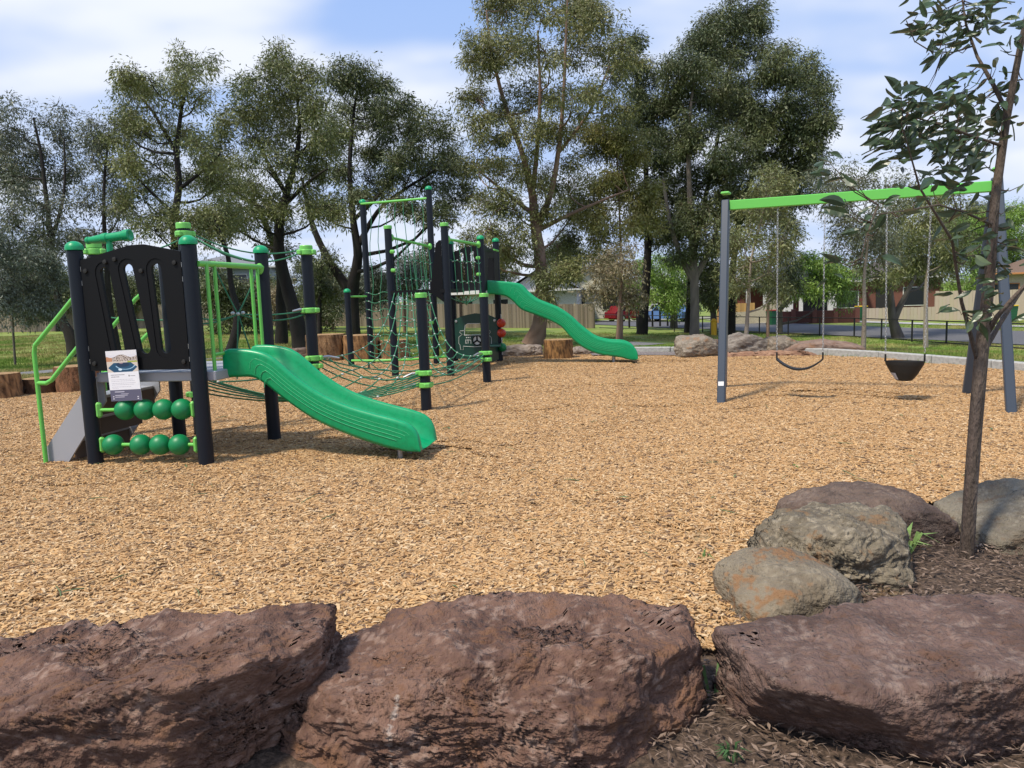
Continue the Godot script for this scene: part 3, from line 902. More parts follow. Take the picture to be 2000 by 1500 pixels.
# a moulded slide: the near side's outline given as top and bottom edge, swept across the width; s, y in metres
func slide(parent: Node3D, top: Array, bottom: Array, width: float, xf: Transform3D, ribs: int) -> void:
	var n := 72
	var tc := Curve2D.new()
	for p in top: tc.add_point(Vector2(p[0], p[1]))
	var bc := Curve2D.new()
	for p in bottom: bc.add_point(Vector2(p[0], p[1]))
	for c in [tc, bc]:
		for i in range(1, c.point_count - 1):
			var d: Vector2 = (c.get_point_position(i + 1) - c.get_point_position(i - 1)) * 0.16
			c.set_point_in(i, -d)
			c.set_point_out(i, d)
	var wall := 0.055
	var hw := width * 0.5
	var rows := []
	for i in n + 1:
		var f := float(i) / n
		var a := tc.sample_baked(f * tc.get_baked_length(), true)
		var e := bc.sample_baked(f * bc.get_baked_length(), true)
		var flare := 0.012
		# across one section: outer foot, outer wall, rounded rim, inner wall, bed ... and back
		var half := [[e, hw - 0.02], [e.lerp(a, 0.12), hw], [e.lerp(a, 0.5), hw + flare * 0.6], [e.lerp(a, 0.86), hw + flare], [e.lerp(a, 0.95), hw + flare * 0.6], [e.lerp(a, 1.0), hw - wall * 0.25], [e.lerp(a, 0.995), hw - wall * 0.6], [e.lerp(a, 0.93), hw - wall * 0.95], [e.lerp(a, 0.72), hw - wall * 1.15], [e.lerp(a, 0.42), hw - wall * 1.5], [e.lerp(a, 0.30), hw - wall * 2.3], [e.lerp(a, 0.26), hw * 0.45], [e.lerp(a, 0.255), 0.0]]
		var row := PackedVector3Array()
		for q in half: row.append(Vector3(q[0].x, q[0].y, q[1]))
		for k in range(half.size() - 2, -1, -1): row.append(Vector3(half[k][0].x, half[k][0].y, -half[k][1]))
		# underside, closing the section
		row.append(Vector3(e.x, e.y + 0.012, -hw + 0.07))
		row.append(Vector3(e.lerp(a, 0.12).x, e.lerp(a, 0.12).y, 0))
		row.append(Vector3(e.x, e.y + 0.012, hw - 0.07))
		rows.append(row)
	var w: int = rows[0].size()
	var v := PackedVector3Array()
	for r in rows: v.append_array(r)
	var b := MB.new()
	b.v = v
	var nn := PackedVector3Array()
	nn.resize(v.size())
	for i in n:
		for k in w:
			var k2 := (k + 1) % w
			for t in [[i * w + k, i * w + k2, (i + 1) * w + k2], [i * w + k, (i + 1) * w + k2, (i + 1) * w + k]]:
				b.ix.append_array(PackedInt32Array([t[0], t[1], t[2]]))
				var g: Vector3 = (v[t[2]] - v[t[0]]).cross(v[t[1]] - v[t[0]])
				for q in t: nn[q] += g
	for i in nn.size(): nn[i] = nn[i].normalized()
	b.n = nn
	b.c.resize(v.size())
	b.c.fill(Color(1, 1, 1))
	# whichever way round, outside must face out
	var mid := n / 2 * w + 2
	if nn[mid].z < 0.0:
		for i in b.n.size(): b.n[i] = -b.n[i]
		for i in range(0, b.ix.size(), 3):
			var s := b.ix[i]
			b.ix[i] = b.ix[i + 1]
			b.ix[i + 1] = s
	for e in [0, n]:
		var o := Vector3(-1 if e == 0 else 1, 0, 0)
		var R: PackedVector3Array = rows[e]
		var flat2 := PackedVector2Array()
		for p in R: flat2.append(Vector2(p.z, p.y))
		var tr := Geometry2D.triangulate_polygon(flat2)
		for i in range(0, tr.size(), 3):
			b.flat(R[tr[i]], R[tr[i + 1]], R[tr[i + 2]], o)
	var part := put("slide", b, M.green_plastic, parent, xf)
	# moulded ribs along the outer sides
	for side in [1.0, -1.0]:
		for r in ribs:
			var share := 0.28 + 0.50 * (r + 0.5) / ribs
			var rb := MB.new()
			var pts := []
			var rad := []
			for i in range(9 + (ribs - r) * 2, n - 5 - (ribs - r)):
				var f := float(i) / n
				var a := tc.sample_baked(f * tc.get_baked_length(), true)
				var e := bc.sample_baked(f * bc.get_baked_length(), true)
				var q := e.lerp(a, share)
				pts.append(Vector3(q.x, q.y, side * (hw + 0.0085)))
				rad.append(0.003)
			# each rib turns down at its upper end
			var first: Vector3 = pts[0]
			pts.push_front(first + Vector3(-0.03, -0.008, 0))
			pts.push_front(first + Vector3(-0.055, -0.035, -side * 0.001))
			pts.push_front(first + Vector3(-0.065, -0.09, -side * 0.003))
			rad.append(0.003)
			rad.append(0.003); rad.append(0.003)
			rb.tube(pts, rad, 6)
			put("rib", rb, M.green_plastic_line, part)

func sag(a: Vector3, b: Vector3, drop: float, n := 12) -> Array:
	var out := []
	for i in n + 1:
		var t := float(i) / n
		out.append(a.lerp(b, t) - Vector3.UP * drop * 4.0 * t * (1.0 - t))
	return out

func rope(parent: Node3D, pts: Array, r := 0.009) -> Node3D:
	var b := MB.new()
	var rad := []
	for p in pts: rad.append(r)
	b.tube(pts, rad, 6)
	return putw("rope", b, M.rope, parent)

func connector(parent: Node3D, at: Vector3, r := 0.02) -> void:
	var b := MB.new()
	b.ball(at, Vector3(r, r * 0.8, r), 8)
	putw("rope_connector", b, M.rope_connector, parent)

func lime(parent: Node3D, called: String, pts: Array, r: float, world := false) -> Node3D:
	var b := MB.new()
	var rad := []
	for p in pts: rad.append(r)
	b.tube(pts, rad, 14)
	return putw(called, b, M.lime_steel, parent) if world else put(called, b, M.lime_steel, parent)

func build_near_tower() -> void:
	var t := thing("play_tower", "low play tower with black slotted panel, green ball rails, stairs and a short green slide", "play tower", Vector3(-3.35, 0, -7.57), -0.1733)
	post(t, -0.58, 0.57, 2.06, "dome")
	post(t, 0.58, 0.57, 2.06, "dome")
	post(t, 0.63, -0.66, 2.04, "dome")
	post(t, -0.49, -0.64, 2.04, "dome")
	# deck
	var b := MB.new()
	b.box(Vector3(0.1, 0.857, -0.06), Vector3(1.24, 0.09, 1.18), 0.008)
	put("deck", b, M.deck_plate, t)
	# slotted panel between the front posts
	var outline := PackedVector2Array([Vector2(-0.51, 0.93), Vector2(0.51, 0.93), Vector2(0.51, 2.0), Vector2(0.15, 2.078), Vector2(0.0, 2.075), Vector2(-0.51, 1.96)])
	var holes := []
	for s in [[Vector2(-0.27, 1.84), Vector2(-0.19, 1.13)], [Vector2(-0.03, 1.86), Vector2(0.075, 1.13)], [Vector2(0.255, 1.85), Vector2(0.285, 1.13)]]:
		holes.append([capsule(s[0], s[1], 0.05), 0.2, 0.1])
		holes.append([capsule(s[0], s[1], 0.098), 0.05, 0.044])
	var panel := board("panel", t, outline, holes, 0.038, M.black_board, Transform3D(Basis.IDENTITY, Vector3(0, 0, 0.60)))
	for p in [[-0.46, 1.86], [-0.25, 1.935], [-0.15, 1.955], [0.11, 1.84], [0.45, 1.9], [-0.46, 1.0], [0.46, 1.0]]:
		var k := MB.new()
		k.lathe(Vector3(p[0], p[1], 0.60), [[0.02, 0.0], [0.022, 0.006], [0.019, 0.016], [0.0, 0.018]], 12, Vector3.BACK)
		put("bolt", k, M.black_rubber, t)
	for s in [-1.0, 1.0]:
		for y in [1.02, 1.14, 1.75, 1.88]:
			var k := MB.new()
			k.box(Vector3(s * 0.512, y, 0.583), Vector3(0.03, 0.05, 0.03), 0.004)
			put("bracket", k, M.galvanised, t)
	# two rails of green balls
	for e in [[0.555, [-0.21, -0.006, 0.187, 0.378]], [0.22, [-0.375, -0.083, 0.12, 0.318]]]:
		var y: float = e[0]
		var rail := MB.new()
		rail.rod(Vector3(-0.5, y, 0.57), Vector3(0.5, y, 0.57), 0.017, 14)
		var o := put("ball_rail", rail, M.lime_steel, t)
		for s in [-1.0, 1.0]:
			var q := MB.new()
			q.box(Vector3(s * 0.492, y, 0.57), Vector3(0.05, 0.15, 0.06), 0.018)
			put("bracket", q, M.lime_clamp, o)
		for x in e[1]:
			var q := MB.new()
			q.ball(Vector3(x, y, 0.57), Vector3(0.098, 0.098, 0.098), 28)
			put("ball", q, M.green_ball, o)
	# stairs down to the left
	var st := Node3D.new()
	st.name = "stairs"
	t.add_child(st)
	for z in [0.45, -0.38]:
		var q := MB.new()
		q.plate(PackedVector2Array([Vector2(-0.50, 0.86), Vector2(-0.50, 0.62), Vector2(-0.98, 0.015), Vector2(-1.24, 0.015), Vector2(-1.20, 0.17), Vector2(-0.62, 0.86)]), 0.022, Transform3D(Basis.IDENTITY, Vector3(0, 0, z)))
		put("stringer", q, M.deck_plate, st)
	for k in 3:
		var q := MB.new()
		q.box(Vector3(-0.68 - 0.17 * k, 0.66 - 0.22 * k, 0.035), Vector3(0.24, 0.03, 0.80), 0.005)
		put("tread", q, M.deck_plate, st)
		var q2 := MB.new()
		q2.box(Vector3(-0.57 - 0.17 * k, 0.565 - 0.22 * k, 0.035), Vector3(0.018, 0.16, 0.80), 0.003)
		put("riser", q2, sm("riser_brown", lin(0.09, 0.065, 0.05), 0.7), st)
	for z in [0.5, -0.42]:
		lime(t, "handrail", [Vector3(-1.19, -0.05, z), Vector3(-1.19, 1.10, z), Vector3(-1.17, 1.18, z), Vector3(-0.72, 1.60, z), Vector3(-0.55, 1.735, z + 0.03 * signf(z))], 0.021)
		lime(t, "handrail", [Vector3(-1.185, 0.815, z), Vector3(-1.09, 0.812, z), Vector3(-1.03, 0.84, z), Vector3(-0.73, 1.13, z), Vector3(-0.55, 1.29, z + 0.03 * signf(z))], 0.021)
	# barrier over the slide entry
	var bar := lime(t, "barrier_rail", [Vector3(0.65, 1.885, 0.56), Vector3(0.68, 1.885, 0.3), Vector3(0.68, 1.885, -0.4), Vector3(0.65, 1.885, -0.64)], 0.027)
	for z in [0.47, 0.34, -0.33, -0.46]:
		var q := MB.new()
		q.rod(Vector3(0.68, 0.9 if z > 0.4 else 1.05, z), Vector3(0.68, 1.89, z), 0.017, 12)
		put("bar", q, M.lime_steel, bar)
	for s in [-1.0, 1.0]:
		var q := MB.new()
		q.rod(Vector3(0.68, 1.05, s * 0.46), Vector3(0.7, 1.05, s * 0.27), 0.017, 10)
		put("bar", q, M.lime_steel, bar)
		if s > 0.0: continue
		var q2 := MB.new()
		q2.ball(Vector3(0.64, 1.87, s * 0.63 + 0.04), Vector3(0.04, 0.06, 0.05), 12)
		put("bracket", q2, M.lime_clamp, bar)
	# telescope on its stalk
	var tel := MB.new()
	tel.lathe(Vector3(-0.66, 2.165, 0.3), [[0.0, 0.0], [0.032, 0.002], [0.036, 0.01], [0.036, 0.028], [0.03, 0.032], [0.033, 0.06], [0.045, 0.17], [0.048, 0.18], [0.05, 0.23], [0.042, 0.24], [0.045, 0.40], [0.055, 0.41], [0.057, 0.47], [0.045, 0.475], [0.0, 0.46]], 22, Vector3(1, 0.07, 0))
	var te := put("telescope", tel, M.green_plastic, t)
	var stalk := MB.new()
	stalk.lathe(Vector3(-0.42, 1.99, 0.3), [[0.05, 0.0], [0.03, 0.03], [0.028, 0.18]], 14)
	put("stalk", stalk, M.green_plastic, te)
	var hold := MB.new()
	hold.box(Vector3(-0.42, 1.975, 0.42), Vector3(0.1, 0.03, 0.30), 0.008)
	put("bracket", hold, M.black_board, te)
	# the slide and its foot
	slide(t, [[0.69, 1.06], [0.74, 1.09], [0.98, 1.075], [1.175, 1.006], [1.416, 0.80], [1.66, 0.64], [1.905, 0.535], [2.15, 0.462], [2.38, 0.40], [2.50, 0.345], [2.565, 0.25], [2.585, 0.11]], [[0.67, 0.82], [0.80, 0.818], [0.968, 0.812], [1.10, 0.736], [1.263, 0.605], [1.558, 0.405], [1.888, 0.257], [2.217, 0.146], [2.378, 0.11], [2.45, 0.098], [2.52, 0.096], [2.574, 0.096]], 0.56, Transform3D(Basis.IDENTITY, Vector3(0, 0, 0.04)), 4)
	for z in [0.19, -0.1]:
		var q := MB.new()
		q.rod(Vector3(2.34, -0.05, z), Vector3(2.34, 0.13, z), 0.024, 12)
		put("slide_foot", q, M.galvanised, t)
	# notice tied to the panel
	var n := thing("notice", "white laminated notice with a blue splash-pad picture tied to the black panel", "notice", t.transform * Vector3(-0.14, 0.65, 0.632), -0.1733)
	var card := MB.new()
	card.box(Vector3(0, 0.235, 0), Vector3(0.318, 0.47, 0.004), 0.0)
	put("backing", card, M.white_sticker, n)
	put("print", notice_mesh(), notice_material(), n, Transform3D(Basis.IDENTITY, Vector3(0, 0.235, 0.004)))
	n.rotation.z = 0.03

func notice_mesh() -> Mesh:
	var q := QuadMesh.new()
	q.size = Vector2(0.318, 0.47)
	return q

func notice_material() -> Material:
	var im := Image.create(318, 470, false, Image.FORMAT_RGB8)
	im.fill(Color(0.88, 0.89, 0.92))
	var f := make_noise(61, 0.05, 3)
	for y in range(0, 200):
		for x in 318:
			var c := Color(0.86, 0.86, 0.89)
			var g := f.get_noise_2d(x, y * 1.6)
			if y > 38 and y < 100:
				c = Color(0.78, 0.74, 0.72) if g > -0.05 else Color(0.42, 0.36, 0.33)
				if x < 60 and y > 55: c = Color(0.72, 0.52, 0.4)
				if y < 50 + 14.0 * sin(x * 0.03): c = Color(0.84, 0.84, 0.88)
			elif y >= 100:
				c = Color(0.80, 0.76, 0.72)
				if x > 215 and y < 113: c = Color(0.62, 0.66, 0.28)
				# the blue pad
				var e := Vector2((x - 160) / 152.0, (y - 158) / 46.0)
				if absf(e.x) + absf(e.y) * 0.42 < 1.0 and absf(e.y) < 0.98:
					c = Color(0.13, 0.30, 0.43)
					if Vector2((x - 165) / 70.0, (y - 132) / 22.0).length() < 1.0: c = Color(0.14, 0.22, 0.34)
					if absf(Vector2((x - 190) / 100.0, (y - 128) / 48.0).length() - 1.0) < 0.06 and y > 140: c = Color(0.62, 0.76, 0.87)
					if Vector2((x - 132) / 19.0, (y - 176) / 11.0).length() < 1.0: c = Color(0.80, 0.88, 0.94)
					if Vector2((x - 150) / 20.0, (y - 116) / 8.0).length() < 1.0: c = Color(0.56, 0.48, 0.54)
			im.set_pixel(x, y, c)
	# lines of writing too small to read
	for l in [[28, 222, 140, 0.45], [28, 240, 76, 0.45], [28, 268, 225, 0.68], [28, 282, 240, 0.68], [28, 302, 245, 0.68], [28, 316, 235, 0.68], [28, 336, 190, 0.68], [28, 350, 60, 0.72]]:
		var x: int = l[0]
		rng.seed = l[1]
		while x < l[0] + l[2]:
			var w := rng.randi_range(5, 16)
			im.fill_rect(Rect2i(x, l[1], w, 7 if l[3] < 0.5 else 4), Color(l[3], l[3], l[3] + 0.05))
			x += w + 4
	im.fill_rect(Rect2i(212, 230, 9, 14), Color(0.15, 0.16, 0.2))
	im.fill_rect(Rect2i(228, 236, 52, 6), Color(0.6, 0.61, 0.64))
	im.fill_rect(Rect2i(0, 366, 318, 104), Color(0.36, 0.36, 0.45))
	for l in [[48, 380, 100, 8], [48, 414, 130, 6], [48, 430, 96, 6], [110, 402, 80, 4]]:
		im.fill_rect(Rect2i(l[0], l[1], l[2], l[3]), Color(0.74, 0.74, 0.8))
	for p in [[30, 428], [30, 448], [284, 436], [284, 454]]:
		im.fill_rect(Rect2i(p[0] - 7, p[1] - 4, 14, 8), Color(0.85, 0.85, 0.9))
	var m := sm("notice_print", Color(1, 1, 1), 0.3)
	m.albedo_texture = ImageTexture.create_from_image(im)
	return m

func build_nets_and_far_tower() -> void:
	# rope course: free posts with nets slung between them
	var t := thing("rope_course", "green rope climbing net slung between charcoal posts with lime clamps", "climbing net", Vector3(-2.0, 0, -10.6))
	var inv := t.transform.affine_inverse()
	post(t, -4.64, -8.6, 2.22, "flat", [2.15], inv)
	post(t, -3.62, -8.6, 2.40, "flat", [2.31, 1.38, 0.5], inv)
	post(t, -2.5, -9.5, 2.17, "flat", [2.12, 1.40, 0.80, 0.70], inv)
	post(t, -1.14, -9.84, 1.54, "flat", [0.53, 0.37], inv)
	post(t, -0.42, -12.72, 1.52, "flat", [0.55, 0.44], inv)
	var A := Vector3(-3.58, 2.31, -8.65)
	var N := Vector3(-2.55, 2.12, -9.45)
	rope(t, sag(A, N, 0.20))
	rope(t, sag(A + Vector3(0, 0.02, -0.03), N + Vector3(0, 0.04, -0.05), 0.13))
	rope(t, sag(A, Vector3(-2.66, 1.95, -8.2), 0.05))
	var hub := Vector3(-3.22, 1.395, -8.98)
	var hub_rim := []
	for e in [[Vector3(-3.4, 1.985, -8.8), 0.02], [Vector3(-2.98, 1.93, -9.12), 0.02], [Vector3(-3.58, 1.38, -8.65), 0.05], [Vector3(-3.57, 1.30, -8.68), 0.03], [Vector3(-2.55, 1.40, -9.45), 0.03], [Vector3(-2.55, 1.36, -9.48), 0.08], [Vector3(-3.28, 0.62, -8.95), 0.0], [Vector3(-3.05, 0.58, -9.1), 0.0]]:
		rope(t, sag(hub, e[0], e[1]))
	for d in [Vector3(0, 0, 0), Vector3(-0.05, 0.01, 0.03), Vector3(0.05, 0.01, -0.03)]:
		connector(t, hub + d, 0.026)
	rope(t, sag(Vector3(-3.58, 1.38, -8.65), Vector3(-4.6, 1.42, -8.6), 0.04))
	rope(t, sag(Vector3(-3.58, 2.31, -8.65), Vector3(-4.6, 2.15, -8.6), 0.1))
	# the near floor of the net, hanging low under the deck
	for k in 6:
		var f := k / 5.0
		rope(t, sag(Vector3(-3.55, 0.78, -8.3 - 0.3 * f).lerp(Vector3(-3.55, 0.5, -8.65), f), Vector3(-1.2, 0.37 + 0.16 * f, -9.8), 0.26 - 0.05 * f, 16))
	for k in 5:
		var f := (k + 0.7) / 6.0
		var a := sag(Vector3(-3.55, 0.78, -8.3), Vector3(-1.2, 0.37, -9.8), 0.26, 60)[int(f * 60)] as Vector3
		var b2 := sag(Vector3(-2.55, 0.75, -9.5), Vector3(-1.2, 0.53, -9.85), 0.14, 60)[int(f * 60)] as Vector3
		rope(t, sag(a, b2, 0.04))
		connector(t, a); connector(t, a.lerp(b2, 0.5) - Vector3(0, 0.04, 0)); connector(t, b2)
	# the main net: from the low rim N1 - V1 - V2 up to the edge of the far deck
	var rim := []
	var rim2 := []
	for i in 9: rim.append(sag(Vector3(-2.46, 0.78, -9.55), Vector3(-1.2, 0.50, -9.86), 0.15, 8)[i])
	for i in 9: rim2.append(sag(Vector3(-1.08, 0.48, -9.9), Vector3(-0.46, 0.52, -12.65), 0.10, 8)[i])
	rope(t, rim); rope(t, rim2)
	rope(t, sag(Vector3(-2.46, 0.70, -9.55), Vector3(-1.2, 0.37, -9.86), 0.14))
	rope(t, sag(Vector3(-1.08, 0.36, -9.9), Vector3(-0.46, 0.43, -12.65), 0.08))
	rope(t, sag(Vector3(-2.46, 0.8, -9.55), Vector3(-0.46, 0.52, -12.65), 0.22, 16))
	var edge := func(s: float) -> Vector3:
		if s < 0.5:
			return rim[mini(8, int(round(s * 16.0)))]
		return rim2[mini(8, int(round((s - 0.5) * 16.0)))]
	var surf := func(s: float, q: float) -> Vector3:
		var low: Vector3 = edge.call(s)
		var high := Vector3(-2.16, 1.62, -14.33).lerp(Vector3(-1.50, 1.62, -14.18), s)
		var w := q * q * 0.35 + q * 0.65
		var p := high.lerp(low, w)
		p.y = low.y - 0.10 * sin(PI * q) + (high.y - low.y) * pow(1.0 - q, 2.6)
		return p
	for k in 9:
		var s := k / 8.0
		var line := []
		for i in 17: line.append(surf.call(s, i / 16.0))
		rope(t, line, 0.0085)
	for k in 9:
		var q := 0.07 + 0.86 * k / 8.0
		var line := []
		for i in 17:
			var p: Vector3 = surf.call(i / 16.0, q)
			p.y -= 0.035 * absf(sin(PI * i / 2.0)) 
			line.append(p)
		rope(t, line, 0.0085)
		for i in 9:
			connector(t, surf.call(i / 8.0, q), 0.018)
	for y in [[Vector3(-2.46, 0.8, -9.55), Vector3(-2.2, 0.78, -9.63)], [Vector3(-1.2, 0.53, -9.86), Vector3(-1.42, 0.48, -9.82)], [Vector3(-1.2, 0.37, -9.86), Vector3(-1.42, 0.35, -9.82)], [Vector3(-0.48, 0.55, -12.66), Vector3(-0.62, 0.53, -12.4)], [Vector3(-0.48, 0.44, -12.66), Vector3(-0.62, 0.42, -12.4)], [Vector3(-2.52, 1.4, -9.46), Vector3(-2.68, 1.4, -9.36)]]:
		var s := MB.new()
		s.tube([y[0], y[0].lerp(y[1], 0.5) + Vector3(0, 0.02, 0), y[1]], [0.012, 0.016, 0.012], 8)
		putw("shackle", s, M.galvanised, t)

	# ---- the far tower
	var f := thing("play_tower", "tall play tower with rope bridges, climbing net and long wavy green slide", "play tower", Vector3(-1.4, 0, -16.0))
	inv = f.transform.affine_inverse()
	post(f, -3.27, -17.6, 3.72, "dome", [], inv)
	post(f, -1.69, -17.0, 3.88, "dome", [], inv)
	post(f, -2.25, -14.52, 2.86, "flat", [], inv)
	post(f, -1.15, -14.17, 2.84, "flat", [], inv)
	post(f, -0.54, -15.6, 2.66, "dome", [], inv)
	post(f, -0.25, -16.86, 2.69, "dome", [], inv)
	post(f, -1.29, -17.4, 2.71, "dome", [], inv)
	post(f, -3.64, -17.1, 1.70, "dome", [], inv)
	lime(f, "turning_bar", [Vector3(-3.6, 1.6, -17.13), Vector3(-3.25, 1.59, -17.6)], 0.02, true)
	var top := lime(f, "top_rail", [Vector3(-3.3, 3.69, -17.55), Vector3(-1.72, 3.69, -16.97)], 0.026, true)
	lime(f, "balance_rail", [Vector3(-3.5, 0.2, -16.5), Vector3(-2.9, 0.2, -16.25), Vector3(-2.2, 0.2, -16.2), Vector3(-1.4, 0.22, -16.45)], 0.025, true)
	for p in [Vector3(-3.1, 0, -16.34), Vector3(-1.8, 0, -16.3)]:
		var q := MB.new()
		q.rod(p - Vector3(0, 0.05, 0), p + Vector3(0, 0.2, 0), 0.02, 10)
		putw("balance_foot", q, M.charcoal_steel, f)
	# climbing wall net between the two tallest posts
	for k in 7:
		var s := (k + 0.5) / 7.0
		var a := Vector3(-3.2, 3.68, -17.55).lerp(Vector3(-1.75, 3.68, -17.0), s)
		var pts := []
		for i in 13:
			var y := lerpf(3.66, 0.2, i / 12.0)
			pts.append(Vector3(a.x + 0.03 * sin(i * 1.3 + k), y, a.z + (0.5 * (1.0 - y / 3.7))))
		rope(f, pts, 0.008)
	for k in 8:
		var y := 0.32 + 0.19 * k
		var pts := []
		for i in 25:
			var s := i / 24.0
			var a := Vector3(-3.25, y, -17.55).lerp(Vector3(-1.72, y, -17.0), s)
			a.z += 0.5 * (1.0 - y / 3.7)
			a.y += 0.03 * cos(s * TAU * 3.5)
			pts.append(a)
			if i % 4 == 1:
				connector(f, a, 0.016)
		rope(f, pts, 0.0085)
	# decks
	var d1 := MB.new()
	d1.plate(PackedVector2Array([Vector2(-2.25, -14.45), Vector2(-1.15, -14.1), Vector2(-0.9, -15.4), Vector2(-2.1, -15.7)]), 0.07, Transform3D(Basis(Vector3.RIGHT, Vector3(0, 0, 1), Vector3.DOWN), Vector3(0, 1.63, 0)))
	putw("deck", d1, M.black_board, f)
	var d2 := MB.new()
	d2.plate(PackedVector2Array([Vector2(-0.5, -15.6), Vector2(-0.2, -16.86), Vector2(-1.25, -17.4), Vector2(-1.5, -16.1)]), 0.07, Transform3D(Basis(Vector3.RIGHT, Vector3(0, 0, 1), Vector3.DOWN), Vector3(0, 1.585, 0)))
	putw("deck", d2, M.white_board_core, f)
	# rope sides of the bridges
	for e in [[Vector3(-2.2, 2.67, -14.6), Vector3(-1.71, 2.64, -16.95), 7, 1.66], [Vector3(-1.1, 2.58, -14.25), Vector3(-0.58, 2.55, -15.55), 5, 1.55]]:
		var a: Vector3 = e[0]
		var b: Vector3 = e[1]
		var rl := lime(f, "bridge_rail", [a, a.lerp(b, 0.08), a.lerp(b, 0.85), b - Vector3(0, 0.015, 0)], 0.027, true)
		for s in [a, b]:
			var q := MB.new()
			q.ball(s, Vector3(0.05, 0.075, 0.05), 12)
			put("bracket", q, M.lime_clamp, rl)
		for k in e[2]:
			var s: float = (k + 0.6) / e[2]
			var p := a.lerp(b, s)
			var foot := Vector3(p.x + 0.06, e[3], p.z)
			rope(f, [p, p.lerp(foot, 0.35) + Vector3(0.012, 0, 0), p.lerp(foot, 0.7), foot], 0.0085)
		for h in [0.62, 0.24]:
			var pts := []
			for i in 15:
				var s := i / 14.0
				var p := a.lerp(b, s)
				p.y = lerpf(e[3], p.y, h) + 0.02 * cos(s * TAU * e[2])
				pts.append(p + Vector3(0.03, 0, 0))
				if i % 2 == 1:
					connector(f, p + Vector3(0.03, 0, 0), 0.017)
			rope(f, pts, 0.0085)
		for k in 4:
			rope(f, sag(Vector3(a.x + 0.1 * k, e[3] - 0.05, a.z), Vector3(b.x - 0.1 * k, e[3] - 0.05, b.z), 0.10 + 0.02 * k), 0.0085)
	for e in [[-2.18, 2.4, -14.47], [-2.18, 2.05, -14.47], [-0.6, 2.28, -15.55], [-0.6, 1.95, -15.55], [-1.75, 0.95, -16.9]]:
		var q := MB.new()
		q.box(Vector3(e[0], e[1], e[2]), Vector3(0.1, 0.07, 0.06), 0.02)
		putw("bracket", q, M.lime_clamp, f)
	# black boards of the decks
	var q1 := MB.new()
	q1.plate(PackedVector2Array([Vector2(-0.02, 1.42), Vector2(-0.24, 1.6), Vector2(-0.26, 1.68), Vector2(-0.12, 2.50), Vector2(-0.06, 2.56), Vector2(-0.02, 2.56)]), 0.03, Transform3D(Basis(Vector3.UP, 0.05), Vector3(-1.2, 0, -14.16)))
	putw("panel", q1, M.black_board, f)
	var q2 := MB.new()
	q2.plate(PackedVector2Array([Vector2(0.0, 1.5), Vector2(0.10, 1.55), Vector2(0.10, 2.35), Vector2(0.05, 2.45), Vector2(0.0, 2.45)]), 0.03, Transform3D(Basis(Vector3.UP, 1.3), Vector3(-2.22, 0, -14.58)))
	putw("panel", q2, M.black_board, f)
	var back := PackedVector2Array([Vector2(0.05, 1.64), Vector2(1.12, 1.64), Vector2(1.12, 2.52), Vector2(0.8, 2.62), Vector2(0.4, 2.62), Vector2(0.05, 2.52)])
	var slots := []
	for s in [[Vector2(0.27, 2.45), Vector2(0.31, 1.88)], [Vector2(0.55, 2.47), Vector2(0.58, 1.88)], [Vector2(0.84, 2.45), Vector2(0.86, 1.88)]]:
		slots.append([capsule(s[0], s[1], 0.055), 0.3, 0.1])
	board("panel", f, back, slots, 0.03, M.black_board, inv * Transform3D(Basis(Vector3.UP, -0.48), Vector3(-1.29, 0, -17.4)))
	for e in [[0.0, 0.42], [0.85, 1.25]]:
		var hood := MB.new()
		hood.plate(PackedVector2Array([Vector2(e[0], 1.62), Vector2(e[1], 1.62), Vector2(e[1], 2.5), Vector2(e[0], 2.5)] if e[0] > 0 else [Vector2(0.05, 1.62), Vector2(0.2, 1.62), Vector2(0.42, 2.5), Vector2(0.05, 2.56)]), 0.03, Transform3D(Basis(Vector3.UP, 1.345), Vector3(-0.5, 0, -15.6)))
		putw("panel", hood, M.black_board, f)
	var lintel := MB.new()
	lintel.box(Vector3(-0.36, 2.40, -16.22), Vector3(1.1, 0.2, 0.03), 0.004, Basis(Vector3.UP, 1.345))
	putw("panel", lintel, M.black_board, f)
	var grip := MB.new()
	grip.rod(Vector3(-0.28, 2.46, -15.9), Vector3(-0.2, 2.46, -16.4), 0.018, 10)
	putw("grip_bar", grip, M.lime_steel, f)
	# car play panel under the slide deck
	var cp := PackedVector2Array([Vector2(0.03, 0.1), Vector2(1.1, 0.1), Vector2(1.1, 1.0), Vector2(0.85, 1.1), Vector2(0.55, 1.13), Vector2(0.25, 1.08), Vector2(0.03, 1.0)])
	var win := PackedVector2Array([Vector2(0.27, 0.64), Vector2(0.80, 0.64), Vector2(0.77, 0.86), Vector2(0.70, 0.9), Vector2(0.36, 0.9), Vector2(0.30, 0.86)])
	var cxf := Transform3D(Basis(Vector3.UP, -0.40), Vector3(-1.29, 0, -17.22))
	var car := board("car_panel", f, cp, [[win, 0.3, 0.1]], 0.025, M.dark_green_board, inv * cxf)
	var outline := [Vector3(0.26, 0.74, 0), Vector3(0.17, 0.74, 0), Vector3(0.155, 0.70, 0), Vector3(0.22, 0.66, 0), Vector3(0.13, 0.60, 0), Vector3(0.12, 0.45, 0), Vector3(0.15, 0.42, 0), Vector3(0.16, 0.31, 0), Vector3(0.23, 0.31, 0), Vector3(0.23, 0.39, 0), Vector3(0.5, 0.375, 0), Vector3(0.85, 0.39, 0), Vector3(0.85, 0.31, 0), Vector3(0.92, 0.31, 0), Vector3(0.94, 0.45, 0), Vector3(0.94, 0.58, 0), Vector3(0.87, 0.65, 0), Vector3(0.93, 0.7, 0), Vector3(0.9, 0.74, 0), Vector3(0.82, 0.74, 0)]
	var line := MB.new()
	var lr := []
	var lp := []
	for p in outline:
		lp.append(p + Vector3(0, 0, 0.003))
		lr.append(0.006)
	line.tube(lp, lr, 5)
